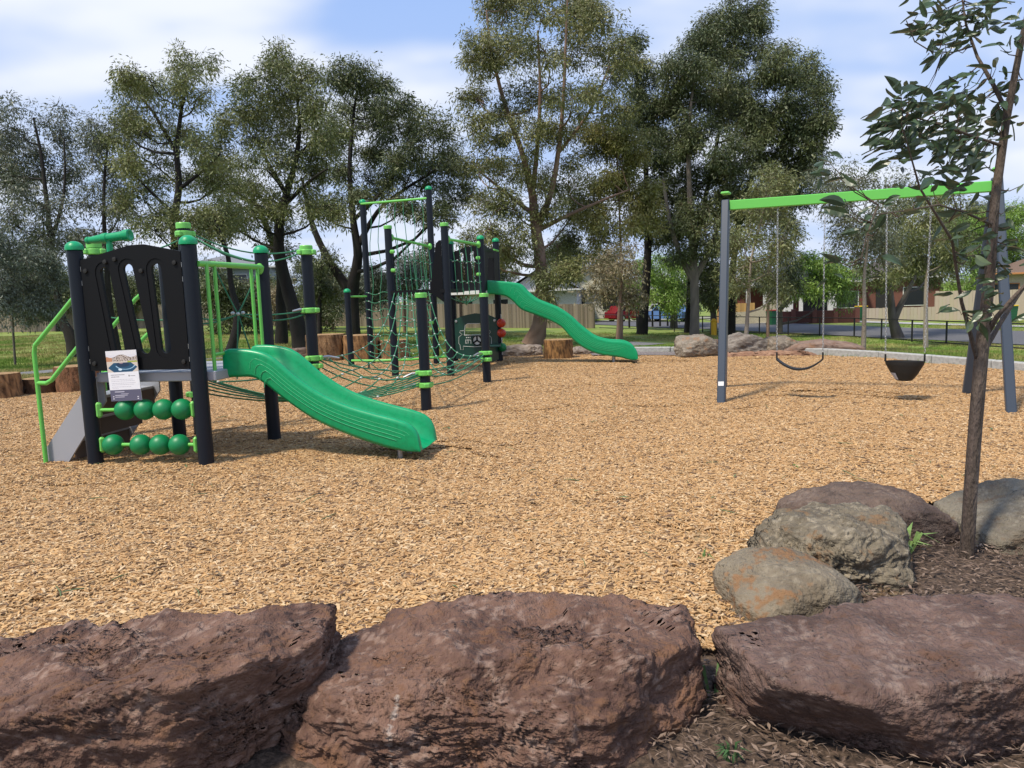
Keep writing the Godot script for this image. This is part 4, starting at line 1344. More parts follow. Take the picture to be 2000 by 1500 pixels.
	var wf := []
	var wr := []
	for p in win:
		wf.append(Vector3(p.x, p.y, 0.003)); wr.append(0.008)
	wf.append(wf[0]); wr.append(0.008)
	line.tube(wf, wr, 5)
	put("engraved_outline", line, M.white_board_core, car)
	var wheel := MB.new()
	wheel.lathe(Vector3(0.59, 0.52, 0.0), [[0.0, 0.01], [0.10, 0.01], [0.10, 0.0]], 24, Vector3.BACK)
	put("wheel_disc", wheel, M.white_board_core, car)
	var spokes := MB.new()
	for k in 3:
		var a := PI / 2 + TAU * k / 3.0
		spokes.box(Vector3(0.59, 0.52, 0.018) + Vector3(cos(a), sin(a), 0) * 0.055, Vector3(0.11, 0.035, 0.014), 0.003, Basis(Vector3.BACK, a))
	spokes.lathe(Vector3(0.59, 0.52, 0.0), [[0.097, 0.0], [0.097, 0.022], [0.118, 0.022], [0.118, 0.0]], 24, Vector3.BACK)
	put("steering_wheel", spokes, M.black_board, car)
	for k in 3:
		var dot := MB.new()
		dot.lathe(Vector3(0.325 + 0.045 * k, 0.585, 0), [[0.0, 0.008], [0.015, 0.008], [0.015, 0]], 10, Vector3.BACK)
		put("dot", dot, M.white_board_core, car)
	for e in [[0.31, 0.46, 0.05, 0.012], [0.30, 0.505, 0.012, 0.07], [0.36, 0.5, 0.012, 0.09], [0.40, 0.53, 0.06, 0.012], [0.43, 0.49, 0.012, 0.09], [0.34, 0.53, 0.05, 0.012]]:
		var gz := MB.new()
		gz.box(Vector3(e[0], e[1], 0.004), Vector3(e[2], e[3], 0.01), 0.0)
		put("gauge_mark", gz, M.white_board_core, car)
	for p in [[0.08, 0.96], [1.04, 0.96]]:
		var bl := MB.new()
		bl.lathe(Vector3(p[0], p[1], 0), [[0.03, 0.0], [0.03, 0.02], [0.0, 0.022]], 10, Vector3.BACK)
		put("bolt", bl, M.galvanised, car)
	# shelf and coloured balls at the side
	var shelf := MB.new()
	shelf.box(Vector3(-0.36, 0.44, -16.25), Vector3(0.30, 0.02, 0.9), 0.005)
	putw("shelf", shelf, M.dark_green_board, f)
	var skirt := MB.new()
	skirt.plate(PackedVector2Array([Vector2(0.1, 0.1), Vector2(1.1, 0.1), Vector2(1.1, 0.42), Vector2(0.1, 0.42)]), 0.02, Transform3D(Basis(Vector3.UP, 1.345), Vector3(-0.53, 0, -15.6)))
	putw("side_panel", skirt, M.dark_green_board, f)
	var rod := MB.new()
	rod.rod(Vector3(-0.19, 0.2, -16.7), Vector3(-0.19, 1.1, -16.7), 0.012, 8)
	var ro := putw("ball_rail", rod, M.galvanised, f)
	for e in [[0.90, "red_ball"], [0.68, "red_ball"], [0.36, "green_ball"]]:
		var bb := MB.new()
		bb.ball(Vector3(-0.19, e[0], -16.7), Vector3(0.1, 0.1, 0.1), 20)
		put("ball", bb, M[e[1]], ro)
	slide(f, [[0.0, 1.83], [0.12, 1.82], [0.54, 1.77], [0.70, 1.71], [0.83, 1.57], [1.01, 1.42], [1.24, 1.315], [1.47, 1.21], [1.71, 1.04], [1.89, 0.865], [2.08, 0.70], [2.26, 0.58], [2.5, 0.51], [2.79, 0.48], [2.96, 0.41], [3.07, 0.27], [3.09, 0.12]], [[-0.02, 1.55], [0.15, 1.535], [0.38, 1.49], [0.53, 1.38], [0.71, 1.2], [1.0, 1.08], [1.3, 0.95], [1.53, 0.81], [1.69, 0.62], [1.9, 0.42], [2.12, 0.29], [2.35, 0.21], [2.6, 0.17], [2.76, 0.14], [2.85, 0.11], [2.95, 0.09], [3.05, 0.085]], 0.56, inv * Transform3D(Basis(Vector3.UP, 0.0).rotated(Vector3.UP, -0.113), Vector3(-0.45, 0, -15.8) + Vector3(0.03, 0, -0.29)), 5)
	var foot := MB.new()
	foot.rod(Vector3(2.15, -0.05, -15.72), Vector3(2.15, 0.22, -15.72), 0.035, 12)
	putw("slide_foot", foot, M.galvanised, f)

func build_swing() -> void:
	var t := thing("swing_set", "charcoal steel swing frame with splayed legs and a lime crossbeam", "swing frame", Vector3(4.36, 0, -9.67))
	var L := Vector3(2.97, 2.72, -10.36)
	var R := Vector3(5.74, 2.72, -8.98)
	var feet := [[L, Vector3(2.68, -0.05, -9.57)], [L, Vector3(3.14, -0.05, -11.12)], [R, Vector3(5.5, -0.05, -8.19)], [R, Vector3(5.95, -0.05, -9.77)]]
	for e in feet:
		var top: Vector3 = e[0] + (e[1] - e[0]) * 0.02
		var b := MB.new()
		var d: Vector3 = e[1] - top
		var y := -d.normalized()
		var x := (R - L).normalized()
		x = (x - y * x.dot(y)).normalized()
		b.box((top + e[1]) * 0.5, Vector3(0.10, d.length(), 0.11), 0.012, Basis(x, y, x.cross(y)))
		var leg := putw("leg", b, M.charcoal_swing_steel, t)
		var s := MB.new()
		var p: Vector3 = top.lerp(e[1], 0.885)
		s.box(p + x.cross(y) * 0.057, Vector3(0.07, 0.055, 0.002), 0.0, Basis(x, y, x.cross(y)))
		if e[1].x < 3.0:
			put("sticker", s, M.white_sticker, leg)
	for p in [L, R]:
		var c := MB.new()
		var u := (R - L).normalized()
		c.box(p + Vector3(0, 0.045, 0), Vector3(0.115, 0.035, 0.16), 0.012, Basis(u, Vector3.UP, u.cross(Vector3.UP)))
		putw("cap", c, M.lime_clamp, t)
	var beam := MB.new()
	var a := L + Vector3(0, -0.12, 0)
	var b2 := R + Vector3(0, -0.15, 0)
	var u2 := (b2 - a).normalized()
	var v2 := (Vector3.UP - u2 * u2.y).normalized()
	beam.box((a + b2) * 0.5, Vector3((b2 - a).length() - 0.1, 0.125, 0.09), 0.008, Basis(u2, v2, u2.cross(v2)))
	putw("crossbeam", beam, M.lime_steel, t)
	# a link, then chains of them
	var link := MB.new()
	var lp := []
	var lr := []
	for i in 13:
		var f := TAU * i / 12.0
		lp.append(Vector3(0.0095 * cos(f), 0.02 * sin(f), 0)); lr.append(0.0032)
	link.tube(lp, lr, 5, false)
	var lm := link.mesh()
	for e in [["belt_swing", "black rubber strap seat hanging from chains under the lime beam", 0.215, 0.40, 0.60], ["toddler_swing", "black bucket toddler seat hanging from chains under the lime beam", 0.63, 0.785, 0.58]]:
		var p0 := a.lerp(b2, e[2])
		var p1 := a.lerp(b2, e[3])
		var s := thing(e[0], e[1], "swing", Vector3((p0.x + p1.x) / 2, 0.2, (p0.z + p1.z) / 2), 0.0, "swings hanging from the beam")
		var inv := s.transform.affine_inverse()
		for p in [p0, p1]:
			var q: Vector3 = p
			q = q.lerp((p0 + p1) * 0.5, 0.0 if e[0] == "belt_swing" else 0.09)
			var places := []
			var n := int((p.y - 0.06 - e[4]) / 0.033)
			for i in n:
				var w: Vector3 = p.lerp(Vector3(q.x, p.y, q.z), float(i) / n)
				places.append(Transform3D(Basis(Vector3.UP, PI / 2 * (i % 2) + 0.4), Vector3(w.x, p.y - 0.06 - 0.033 * i, w.z)))
			tag(copies("chain", lm, M.galvanised, places, [], s, inv), "", "", "", "stuff")
			var hook := MB.new()
			hook.rod(Vector3(q.x, e[4] + 0.02, q.z), Vector3(q.x, e[4] - 0.07, q.z), 0.012, 8)
			putw("hook", hook, M.black_rubber, s)
		if e[0] == "belt_swing":
			var belt := MB.new()
			var w := u2.cross(Vector3.UP).normalized() * 0.075
			var pts := sag(Vector3(p0.x, 0.54, p0.z), Vector3(p1.x, 0.54, p1.z), 0.135, 18)
			for i in 18:
				for dy in [0.0, -0.022]:
					var o := Vector3(0, dy, 0)
					belt.quad(pts[i] - w + o, pts[i] + w + o, pts[i + 1] + w + o, pts[i + 1] - w + o, Vector3.UP if dy == 0.0 else Vector3.DOWN)
				for sd in [-1.0, 1.0]:
					belt.quad(pts[i] + w * sd, pts[i + 1] + w * sd, pts[i + 1] + w * sd - Vector3(0, 0.022, 0), pts[i] + w * sd - Vector3(0, 0.022, 0), w * sd)
			putw("seat", belt, M.black_rubber, s)
		else:
			var mid := (p0 + p1) * 0.5
			mid.y = 0.0
			var body := MB.new()
			var rows := [[0.225, 0.15, 0.51], [0.215, 0.145, 0.47], [0.16, 0.12, 0.37], [0.10, 0.09, 0.285], [0.085, 0.08, 0.268]]
			var ring := func(k: int, i: int) -> Vector3:
				var f := TAU * i / 28.0
				return mid + u2 * cos(f) * rows[k][0] + u2.cross(Vector3.UP).normalized() * sin(f) * rows[k][1] + Vector3(0, rows[k][2], 0)
			for k in 4:
				for i in 28:
					# leg openings at the front and back
					var out := ring.call(k, i) as Vector3 - Vector3(mid.x, (ring.call(k, i) as Vector3).y, mid.z)
					body.quad(ring.call(k, i), ring.call(k, i + 1), ring.call(k + 1, i + 1), ring.call(k + 1, i), out)
					body.quad(ring.call(k, i) - out * 0.07, ring.call(k, i + 1) - out * 0.07, ring.call(k + 1, i + 1) - out * 0.07, ring.call(k + 1, i) - out * 0.07, -out)
			for i in 28:
				body.flat(mid + Vector3(0, 0.268, 0), ring.call(4, i), ring.call(4, i + 1), Vector3.DOWN)
			var bo := putw("seat", body, M.black_rubber, s)
			var patch := MB.new()
			for i in [19, 20, 21, 22]:
				var out := (ring.call(2, i) as Vector3) - Vector3(mid.x, 0.38, mid.z)
				out = out.normalized() * 0.004
				out = -out if false else out
			var hole := MB.new()
			for sd in [1.0, -1.0]:
				for i in 4:
					var j := (7 if sd > 0 else 21) + (4 if sd > 0 else 4) + i - 1
					var o2 := ((ring.call(2, j) as Vector3) - Vector3(mid.x, 0.38, mid.z)).normalized() * 0.005
					hole.quad(ring.call(2, j) + o2, ring.call(2, j + 1) + o2, ring.call(3, j + 1) + o2, ring.call(3, j) + o2, o2)
			put("leg_opening", hole, M.pale_rubber, bo)

# ---------------------------------------------------------------- trees
# bark: [colour, second colour]; leaf: [colour, second colour, leaf length]
const BARKS := [[Color(0.016, 0.013, 0.011), Color(0.035, 0.03, 0.026)], [Color(0.07, 0.06, 0.05), Color(0.12, 0.11, 0.09)], [Color(0.007, 0.006, 0.0055), Color(0.018, 0.015, 0.013)], [Color(0.13, 0.078, 0.055), Color(0.25, 0.165, 0.125)], [Color(0.12, 0.10, 0.085), Color(0.24, 0.20, 0.17)], [Color(0.075, 0.062, 0.05), Color(0.16, 0.14, 0.12)], [Color(0.2, 0.165, 0.125), Color(0.36, 0.31, 0.25)]]
const LEAVES := [[Color(0.060, 0.074, 0.050), Color(0.105, 0.118, 0.080)], [Color(0.065, 0.085, 0.06), Color(0.125, 0.145, 0.11)], [Color(0.054, 0.074, 0.022), Color(0.128, 0.140, 0.046)], [Color(0.040, 0.056, 0.022), Color(0.092, 0.108, 0.042)], [Color(0.070, 0.084, 0.026), Color(0.150, 0.152, 0.054)], [Color(0.105, 0.115, 0.028), Color(0.21, 0.19, 0.062)], [Color(0.10, 0.09, 0.045), Color(0.19, 0.155, 0.085)], [Color(0.065, 0.085, 0.026), Color(0.14, 0.15, 0.055)], [Color(0.06, 0.075, 0.042), Color(0.11, 0.125, 0.075)], [Color(0.085, 0.16, 0.022), Color(0.165, 0.26, 0.045)]]

var sprays := []

func make_sprays() -> void:
	for k in 4:
		var b := MB.new()
		var r := RandomNumberGenerator.new()
		r.seed = 600 + k
		for i in 46:
			var d := Vector3(r.randfn(), r.randfn() * 0.75, r.randfn()).normalized()
			var at := d * pow(r.randf(), 0.5) * 0.42
			# hanging, swung a little by the wind
			var dir := (Vector3(r.randf_range(-0.8, 0.8) - 0.35, -1.0 + r.randf() * 0.9, r.randf_range(-0.8, 0.8)) + d * 0.5).normalized()
			var side := dir.cross(Vector3(r.randf_range(-1, 1), r.randf_range(-1, 1), r.randf_range(-1, 1))).normalized()
			var up := dir.cross(side)
			var l := r.randf_range(0.10, 0.18)
			var w := l * r.randf_range(0.10, 0.17)
			b.col = Color(1, 1, 1) * r.randf_range(0.72, 1.25)
			if r.randf() < 0.05:
				b.col = Color(1.7, 1.1, 0.75)
			var m := at + dir * l * 0.45 + up * l * 0.06
			b.flat(at, m + side * w, m - side * w, up)
			b.flat(m - side * w, m + side * w, at + dir * l, up)
		# the twigs that carry them
		b.col = Color(0.7, 0.55, 0.5)
		for i in 4:
			var e := Vector3(r.randfn(), r.randfn(), r.randfn()).normalized() * 0.36
			b.tube([Vector3.ZERO, e * 0.5 + Vector3(0, 0.03, 0), e], [0.008, 0.006, 0.003], 3, false)
		sprays.append(b.mesh())

func bark_tube(b: MB, pts: Array, rad: Array, cols: Array, sides: int, f: FastNoiseLite) -> void:
	# smooth the line first
	var c := Curve3D.new()
	for i in pts.size():
		var t: Vector3 = (pts[mini(i + 1, pts.size() - 1)] - pts[maxi(i - 1, 0)]) * 0.17
		c.add_point(pts[i], -t if i > 0 else Vector3.ZERO, t if i < pts.size() - 1 else Vector3.ZERO)
	var n := maxi(4, int(c.get_baked_length() / 0.35)) if sides > 6 else 4
	var p2 := []
	var r2 := []
	var acc := [0.0]
	for i in pts.size() - 1: acc.append(acc[-1] + pts[i].distance_to(pts[i + 1]))
	for i in n + 1:
		var s := float(i) / n
		p2.append(c.sample_baked(s * c.get_baked_length(), true))
		var want: float = s * acc[-1]
		var k := 0
		while k < acc.size() - 2 and acc[k + 1] < want: k += 1
		r2.append(lerpf(rad[k], rad[k + 1], clampf((want - acc[k]) / maxf(acc[k + 1] - acc[k], 0.001), 0.0, 1.0)))
	var from := b.c.size()
	b.tube(p2, r2, sides, true, f, 0.12)
	for i in range(from, b.c.size()):
		var v := clampf(0.5 + 1.1 * f.get_noise_3dv(b.v[i] * Vector3(14, 3, 14)), 0.0, 1.0)
		b.c[i] = cols[0].lerp(cols[1], v)

func build_tree(d: Array, seed_: int) -> void:
	var r := RandomNumberGenerator.new()
	r.seed = seed_
	var f := make_noise(seed_, 0.5, 3)
	var foot: Array = d[2][0][0]
	var base := Vector3(foot[0], foot[1] + 0.1, foot[2])
	var group: String = {"background_shrub": "shrubs along the paling fence", "background_tree": "trees far behind the houses", "street_tree": "street trees", "young_tree": "young trees in the park", "gum_tree": "gum trees in the park"}.get(d[0], "")
	var t := thing(d[0], d[1], "shrub" if d[0] == "background_shrub" else "tree", base, 0.0, group)
	var big := clampf(-base.z / 27.0, 0.62, 1.6)
	var wood := MB.new()
	var spine := []
	for tr in d[2]:
		var pts := []
		var rad := []
		for p in tr:
			pts.append(Vector3(p[0], p[1], p[2]))
			rad.append(maxf(p[3], 0.012))
		rad[0] *= 1.12
		bark_tube(wood, pts, rad, BARKS[d[4]], 12, f)
		for i in pts.size() - 1:
			for k in 4:
				spine.append([pts[i].lerp(pts[i + 1], k / 4.0), lerpf(rad[i], rad[i + 1], k / 4.0)])
		spine.append([pts[-1], rad[-1]])
	var limbs := MB.new()
	var where := [[], [], [], []]
	var cols := [[], [], [], []]
	for c in d[3]:
		var m := Vector3(c[0], c[1], c[2])
		var best := 1e9
		var from: Array = spine[-1]
		for s in spine:
			var v: Vector3 = m - s[0]
			var cost := v.length() + maxf(0.0, 0.45 * Vector2(v.x, v.z).length() - v.y) * 1.5
			if cost < best:
				best = cost
				from = s
		var reach: Vector3 = m - from[0]
		var r0 := minf(from[1] * 0.6, 0.018 + 0.016 * reach.length())
		var bend := Vector3(r.randf_range(-0.15, 0.15), -0.12, r.randf_range(-0.15, 0.15)) * reach.length()
		bark_tube(limbs, [from[0], from[0] + reach * 0.5 + bend, m], [r0, r0 * 0.7, maxf(0.008, r0 * 0.35)], BARKS[d[4]], 6, f)
		for k in 3:
			var e := Vector3(r.randfn() * c[3], r.randfn() * c[4], r.randfn() * c[3]) * 0.5
			bark_tube(limbs, [from[0] + reach * r.randf_range(0.55, 1.0), m + e * 0.4 + Vector3(0, 0.05, 0), m + e], [r0 * 0.4, r0 * 0.25, 0.005], BARKS[d[4]], 4, f)
		# tufts of leaves at the ends of the twigs, with gaps between them
		var tufts := maxi(4, int(3.2 * c[3] * c[4] + 4.0))
		var per := int(maxf(6.0, 70.0 * d[6] / lerpf(1.0, big, 0.6) * c[3] * c[4] / tufts / (0.7 + 0.3 * minf(c[3], 2.2))))
		var pale := r.randf_range(-0.12, 0.2)
		for u in tufts:
			var q := Vector3(r.randfn(), r.randfn(), r.randfn()).normalized()
			var h := m + q * Vector3(c[3], c[4], c[3]) * pow(r.randf(), 0.33) * r.randf_range(0.8, 1.2)
			var size: float = (0.20 * (c[3] + c[4]) * 0.5 + 0.20) * r.randf_range(0.6, 1.15)
			bark_tube(limbs, [m + (h - m) * 0.1, m.lerp(h, 0.6) - Vector3(0, 0.06, 0), h], [maxf(0.007, r0 * 0.3), 0.008, 0.004], BARKS[d[4]], 4, f)
			var shade := r.randf_range(-0.1, 0.75)
			for i in per:
				var p := h + Vector3(r.randfn() - 0.2, r.randfn() * 0.8 - 0.15, r.randfn()) * size * 0.6
				var k := r.randi() % 4
				where[k].append(Transform3D(Basis.from_euler(Vector3(r.randf_range(-0.45, 0.45), r.randf() * TAU, r.randf_range(-0.45, 0.45))).scaled(Vector3.ONE * r.randf_range(0.6, 1.1) * big), p - base))
				var tone: Color = LEAVES[d[5]][0].lerp(LEAVES[d[5]][1], clampf(0.45 * r.randf() + pale + shade, 0.0, 1.0))
				cols[k].append(tone * 1.5)
	putw("trunk", wood, M.bark, t)
	putw("limbs", limbs, M.bark, t)
	var crown := Node3D.new()
	crown.name = "crown"
	t.add_child(crown)
	for k in 4:
		if where[k].size() > 0:
			tag(copies("foliage", sprays[k], M.gum_leaf, where[k], cols[k], crown), "", "", "", "stuff")

func leaf_mesh(k: int) -> Mesh:
	var b := MB.new()
	var n := 6
	var prev := []
	for i in n + 1:
		var s := float(i) / n
		var w := 0.165 * pow(sin(PI * pow(s, 0.75)), 0.9) + 0.004
		var bend := Vector3(0.10 * sin(s * PI) * (k - 1), -0.16 * s * s * (1.0 + 0.4 * k), s)
		var row := [bend + Vector3(-w, 0.05 + 0.02 * k * sin(s * 9.0), 0), bend, bend + Vector3(w, 0.05 - 0.02 * k * sin(s * 8.0), 0)]
		if i > 0:
			b.quad(prev[0], prev[1], row[1], row[0], Vector3.UP)
			b.quad(prev[1], prev[2], row[2], row[1], Vector3.UP)
		prev = row
	return b.mesh()

func build_sapling() -> void:
	var r := RandomNumberGenerator.new()
	r.seed = 91
	var f := make_noise(9, 0.8, 3)
	var t := thing("sapling", "sapling with spotted brown trunk and large dark green leaves in the garden bed", "tree", Vector3(SAPLING[0][0][0], 0, SAPLING[0][0][2]))
	var cols := [Color(0.06, 0.042, 0.032), Color(0.15, 0.115, 0.092)]
	var spine := []
	for k in SAPLING.size():
		var b := MB.new()
		var pts := []
		var rad := []
		for p in SAPLING[k]:
			pts.append(Vector3(p[0], p[1], p[2]))
			rad.append(p[3])
		bark_tube(b, pts, rad, cols, 14 if k == 0 else 8, f)
		putw("trunk" if k == 0 else "branch", b, M.bark, t)
		for i in pts.size() - 1:
			for s in 6:
				spine.append(pts[i].lerp(pts[i + 1], s / 6.0))
	var shapes := [leaf_mesh(0), leaf_mesh(1), leaf_mesh(2)]
	var inv := t.transform.affine_inverse()
	var twigs := MB.new()
	for c in SAPLING_LEAVES:
		var m := Vector3(c[0], c[1], c[2])
		for i in int(c[5]):
			var p := m + Vector3(r.randf_range(-1, 1) * c[3], r.randf_range(-1, 1) * c[4], r.randf_range(-1, 1) * c[3] * 0.8)
			var near: Vector3 = spine[0]
			for s in spine:
				if s.distance_to(p) < near.distance_to(p):
					near = s
			# leaves blown to the left, tips a little down
			var dir := (Vector3(-0.9 + r.randf_range(-0.7, 0.9), -0.15 + r.randf_range(-0.5, 0.4), r.randf_range(-0.8, 0.8)) + (p - near).normalized() * 0.5).normalized()
			var x := dir.cross(Vector3(r.randf_range(-0.6, 0.6), r.randf_range(-0.4, 1.0), r.randf_range(-1.0, 1.0))).normalized()
			var l := r.randf_range(0.075, 0.135)
			put("leaf", shapes[r.randi() % 3], M["sapling_leaf_%d" % (0 if r.randf() < 0.5 else (1 if r.randf() < 0.7 else 2))], t, inv * Transform3D(Basis(x, dir.cross(x) * -1.0, dir) * Basis.from_scale(Vector3(l, l, l)), p))
			if i % 2 == 0:
				var v := near - p
				twigs.tube([p, p + v * 0.5 + Vector3(0, -0.02, 0), near], [0.0015, 0.0025, 0.0035], 4, false)
	# the smaller leaves, uncounted
	var rest := [[], []]
	for c in SAPLING_LEAVES:
		for i in int(c[5] * (1.8 if c[1] > 1.95 else 1.0)):
			var p := Vector3(c[0], c[1], c[2]) + Vector3(r.randfn() * c[3], r.randfn() * c[4], r.randfn() * c[3]) * 0.55
			var dir := Vector3(-0.8 + r.randf_range(-0.8, 1.0), r.randf_range(-0.7, 0.4), r.randf_range(-0.8, 0.8)).normalized()
			var x := dir.cross(Vector3(r.randf_range(-1, 1), r.randf_range(-0.4, 1.0), r.randf_range(-1, 1))).normalized()
			rest[i % 2].append(inv * Transform3D(Basis(x, dir.cross(x) * -1.0, dir) * Basis.from_scale(Vector3.ONE * r.randf_range(0.05, 0.09)), p))
	for k in 2:
		tag(copies("small_leaves", shapes[k + 1], M["sapling_leaf_%d" % k], rest[k], [], t), "", "", "", "stuff")
	for i in twigs.c.size(): twigs.c[i] = Color(0.09, 0.055, 0.04)
	putw("twigs", twigs, M.bark, t)

# ---------------------------------------------------------------- houses, fences, street
func flat_mat(c: Color) -> Material:
	var k := "paint_%d_%d_%d" % [int(c.r * 999), int(c.g * 999), int(c.b * 999)]
	if not M.has(k):
		var m := sm(k, c.linear_to_srgb(), 0.8)
		m.albedo_texture = M.wall_tex
		triplanar(m, Vector3.ONE * 0.6, false)
	return M[k]

# a house with walls, pitched roof, windows; faces +z in its own axes. openings: [x, y, w, h, kind]
func house(label: String, at: Vector3, turn: float, w: float, d: float, h: float, rise: float, wall: Color, roof: Color, openings: Array, trim := Color(0.7, 0.7, 0.68), gable := false) -> Node3D:
	var t := thing("house", label, "house", at, turn)
	var b := MB.new()
	b.box(Vector3(0, h * 0.5, -d * 0.5), Vector3(w, h, d), 0.02)
	put("wall", b, flat_mat(wall), t)
	var r := MB.new()
	var o := 0.5
	var e := [Vector3(-w / 2 - o, h, o), Vector3(w / 2 + o, h, o), Vector3(w / 2 + o, h, -d - o), Vector3(-w / 2 - o, h, -d - o)]
	if gable:
		var f := Vector3(0, h + rise, o)
		var g := Vector3(0, h + rise, -d - o)
		r.quad(e[0], f, g, e[3], Vector3(-1, 1, 0))
		r.quad(e[1], f, g, e[2], Vector3(1, 1, 0))
		var gb := MB.new()
		gb.flat(Vector3(-w / 2, h, 0.01), Vector3(w / 2, h, 0.01), Vector3(0, h + rise * 0.96, 0.01), Vector3.BACK)
		put("gable", gb, flat_mat(trim), t)
	else:
		var f := Vector3(-w / 2 + d * 0.5, h + rise, -d / 2)
		var g := Vector3(w / 2 - d * 0.5, h + rise, -d / 2)
		r.quad(e[0], e[1], g, f, Vector3(0, 1, 1))
		r.quad(e[2], e[3], f, g, Vector3(0, 1, -1))
		r.flat(e[0], f, e[3], Vector3(-1, 1, 0))
		r.flat(e[1], g, e[2], Vector3(1, 1, 0))
	r.quad(e[0], e[1], e[2], e[3], Vector3.DOWN)
	var ro := put("roof", r, flat_mat(roof), t)
	var gut := MB.new()
	gut.box(Vector3(0, h + 0.02, o + 0.04), Vector3(w + 2 * o, 0.14, 0.1), 0.01)
	put("gutter", gut, flat_mat(trim), ro)
	for q in openings:
		var k := MB.new()
		if q[4] == "window":
			k.box(Vector3(q[0], q[1], 0.02), Vector3(q[2] + 0.14, q[3] + 0.14, 0.08), 0.01)
			var fr := put("window", k, flat_mat(trim), t)
			var pane := MB.new()
			pane.box(Vector3(q[0], q[1], 0.062), Vector3(q[2], q[3], 0.012))
			put("pane", pane, M.glass_dark, fr)
		elif q[4] == "column":
			k.box(Vector3(q[0], q[1], 1.2), Vector3(q[2], q[3], q[2]), 0.02)
			put("column", k, flat_mat(trim), t)
		elif q[4] == "porch":
			k.box(Vector3(q[0], q[1], 0.7), Vector3(q[2], q[3], 1.6), 0.02)
			put("porch_roof", k, flat_mat(roof), t)
		else:
			k.box(Vector3(q[0], q[1], 0.03), Vector3(q[2], q[3], 0.06), 0.01)
			put(q[4], k, flat_mat(Color(0.02, 0.02, 0.022)), t)
	return t

func board_fence(label: String, line: Array, height: float, wide: float, col: Color, vary: float, called := "paling_fence") -> void:
	var a0 := Vector3(line[0][0], 0, line[0][1])
	var t := thing(called, label, "fence", Vector3(a0.x, ground_y(a0.x, a0.z), a0.z))
	rng.seed = 55
	var b := MB.new()
	for i in line.size() - 1:
		var a := Vector3(line[i][0], 0, line[i][1])
		var c := Vector3(line[i + 1][0], 0, line[i + 1][1])
		var n := int(a.distance_to(c) / wide)
		var turn := Basis(Vector3.UP, atan2(-(c - a).z, (c - a).x))
		for k in n:
			var p := a.lerp(c, (k + 0.5) / n)
			var y := ground_y(p.x, p.z)
			var hh := height + rng.randf_range(-0.02, 0.02)
			var v := rng.randf_range(1.0 - vary, 1.0 + vary)
			b.col = Color(col.r * v, col.g * v * rng.randf_range(0.97, 1.02), col.b * v * rng.randf_range(0.94, 1.04))
			b.box(p + Vector3(0, y + hh * 0.5, 0) + turn * Vector3(0, 0, 0.012 * (k % 2)), Vector3(wide * 0.97, hh, 0.02), 0.0, turn)
		var posts := int(a.distance_to(c) / 2.4)
		for k in posts + 1:
			var p := a.lerp(c, float(k) / posts) + turn * Vector3(0, 0, -0.08)
			var q := MB.new()
			q.col = col * 0.8
			q.box(p + Vector3(0, ground_y(p.x, p.z) + height * 0.45, 0), Vector3(0.1, height * 0.95, 0.08), 0.0, turn)
			putw("post", q, M.house, t)
	tag(putw("palings", b, M.house, t), "", "", "", "stuff")

func car(label: String, at: Vector3, turn: float, paint: String) -> void:
	var t := thing("parked_car", label, "car", at, turn, "cars parked along the street")
	var b := MB.new()
	b.plate(PackedVector2Array([Vector2(-2.1, 0.35), Vector2(-1.75, 0.3), Vector2(1.8, 0.3), Vector2(2.1, 0.4), Vector2(2.1, 0.75), Vector2(1.95, 0.88), Vector2(1.05, 0.95), Vector2(-1.9, 0.98), Vector2(-2.1, 0.85)]), 1.7)
	put("body", b, M[paint], t)
	var c := MB.new()
	c.plate(PackedVector2Array([Vector2(-1.85, 0.95), Vector2(1.05, 0.93), Vector2(0.45, 1.4), Vector2(-1.4, 1.45)]), 1.5)
	var cab := put("cabin", c, M[paint], t)
	for z in [0.76, -0.76]:
		for e in [[-1.62, -0.72], [-0.62, 0.15], [0.22, 0.78]]:
			var w := MB.new()
			w.plate(PackedVector2Array([Vector2(e[0], 1.0), Vector2(e[1], 1.0), Vector2(minf(e[1], 0.5) - 0.05, 1.36), Vector2(maxf(e[0], -1.4) + 0.03, 1.36)]), 0.02, Transform3D(Basis.IDENTITY, Vector3(0, 0, z)))
			put("window", w, M.glass_dark, cab)
	for x in [-1.3, 1.3]:
		for z in [0.8, -0.8]:
			var w := MB.new()
			w.lathe(Vector3(x, 0.32, z - 0.09), [[0.0, 0.0], [0.32, 0.0], [0.33, 0.02], [0.33, 0.16], [0.32, 0.18], [0.0, 0.18]], 18, Vector3.BACK)
			var wh := put("wheel", w, M.tyre, t)
			var rim := MB.new()
			rim.lathe(Vector3(x, 0.32, z - 0.1), [[0.0, 0.0], [0.2, 0.0], [0.2, 0.2], [0.0, 0.2]], 14, Vector3.BACK)
			put("rim", rim, M.galvanised, wh)
	for z in [0.6, -0.6]:
		var l := MB.new()
		l.box(Vector3(2.08, 0.68, z), Vector3(0.06, 0.14, 0.34), 0.02)
		put("headlight", l, M.white_sticker, t)

func bin(label: String, x: float, z: float, lid: String) -> void:
	var t := thing("wheelie_bin", label, "bin", Vector3(x, ground_y(x, z), z), 0.3, "wheelie bins outside the houses")
	var b := MB.new()
	for k in 6:
		var y0 := 0.05 + 0.16 * k
		var s0 := 0.46 + 0.02 * k
		b.box(Vector3(0, y0 + 0.08, 0), Vector3(s0, 0.16, s0 + 0.12), 0.0)
	put("body", b, M.bin_green, t)
	var l := MB.new()
	l.box(Vector3(0, 1.05, 0.02), Vector3(0.6, 0.07, 0.74), 0.025)
	put("lid", l, M[lid], t)
	for s in [-1.0, 1.0]:
		var w := MB.new()
		w.lathe(Vector3(s * 0.25, 0.1, -0.3), [[0.0, 0.0], [0.1, 0.0], [0.1, 0.05], [0.0, 0.05]], 12, Vector3.RIGHT)
		put("wheel", w, M.tyre, t)

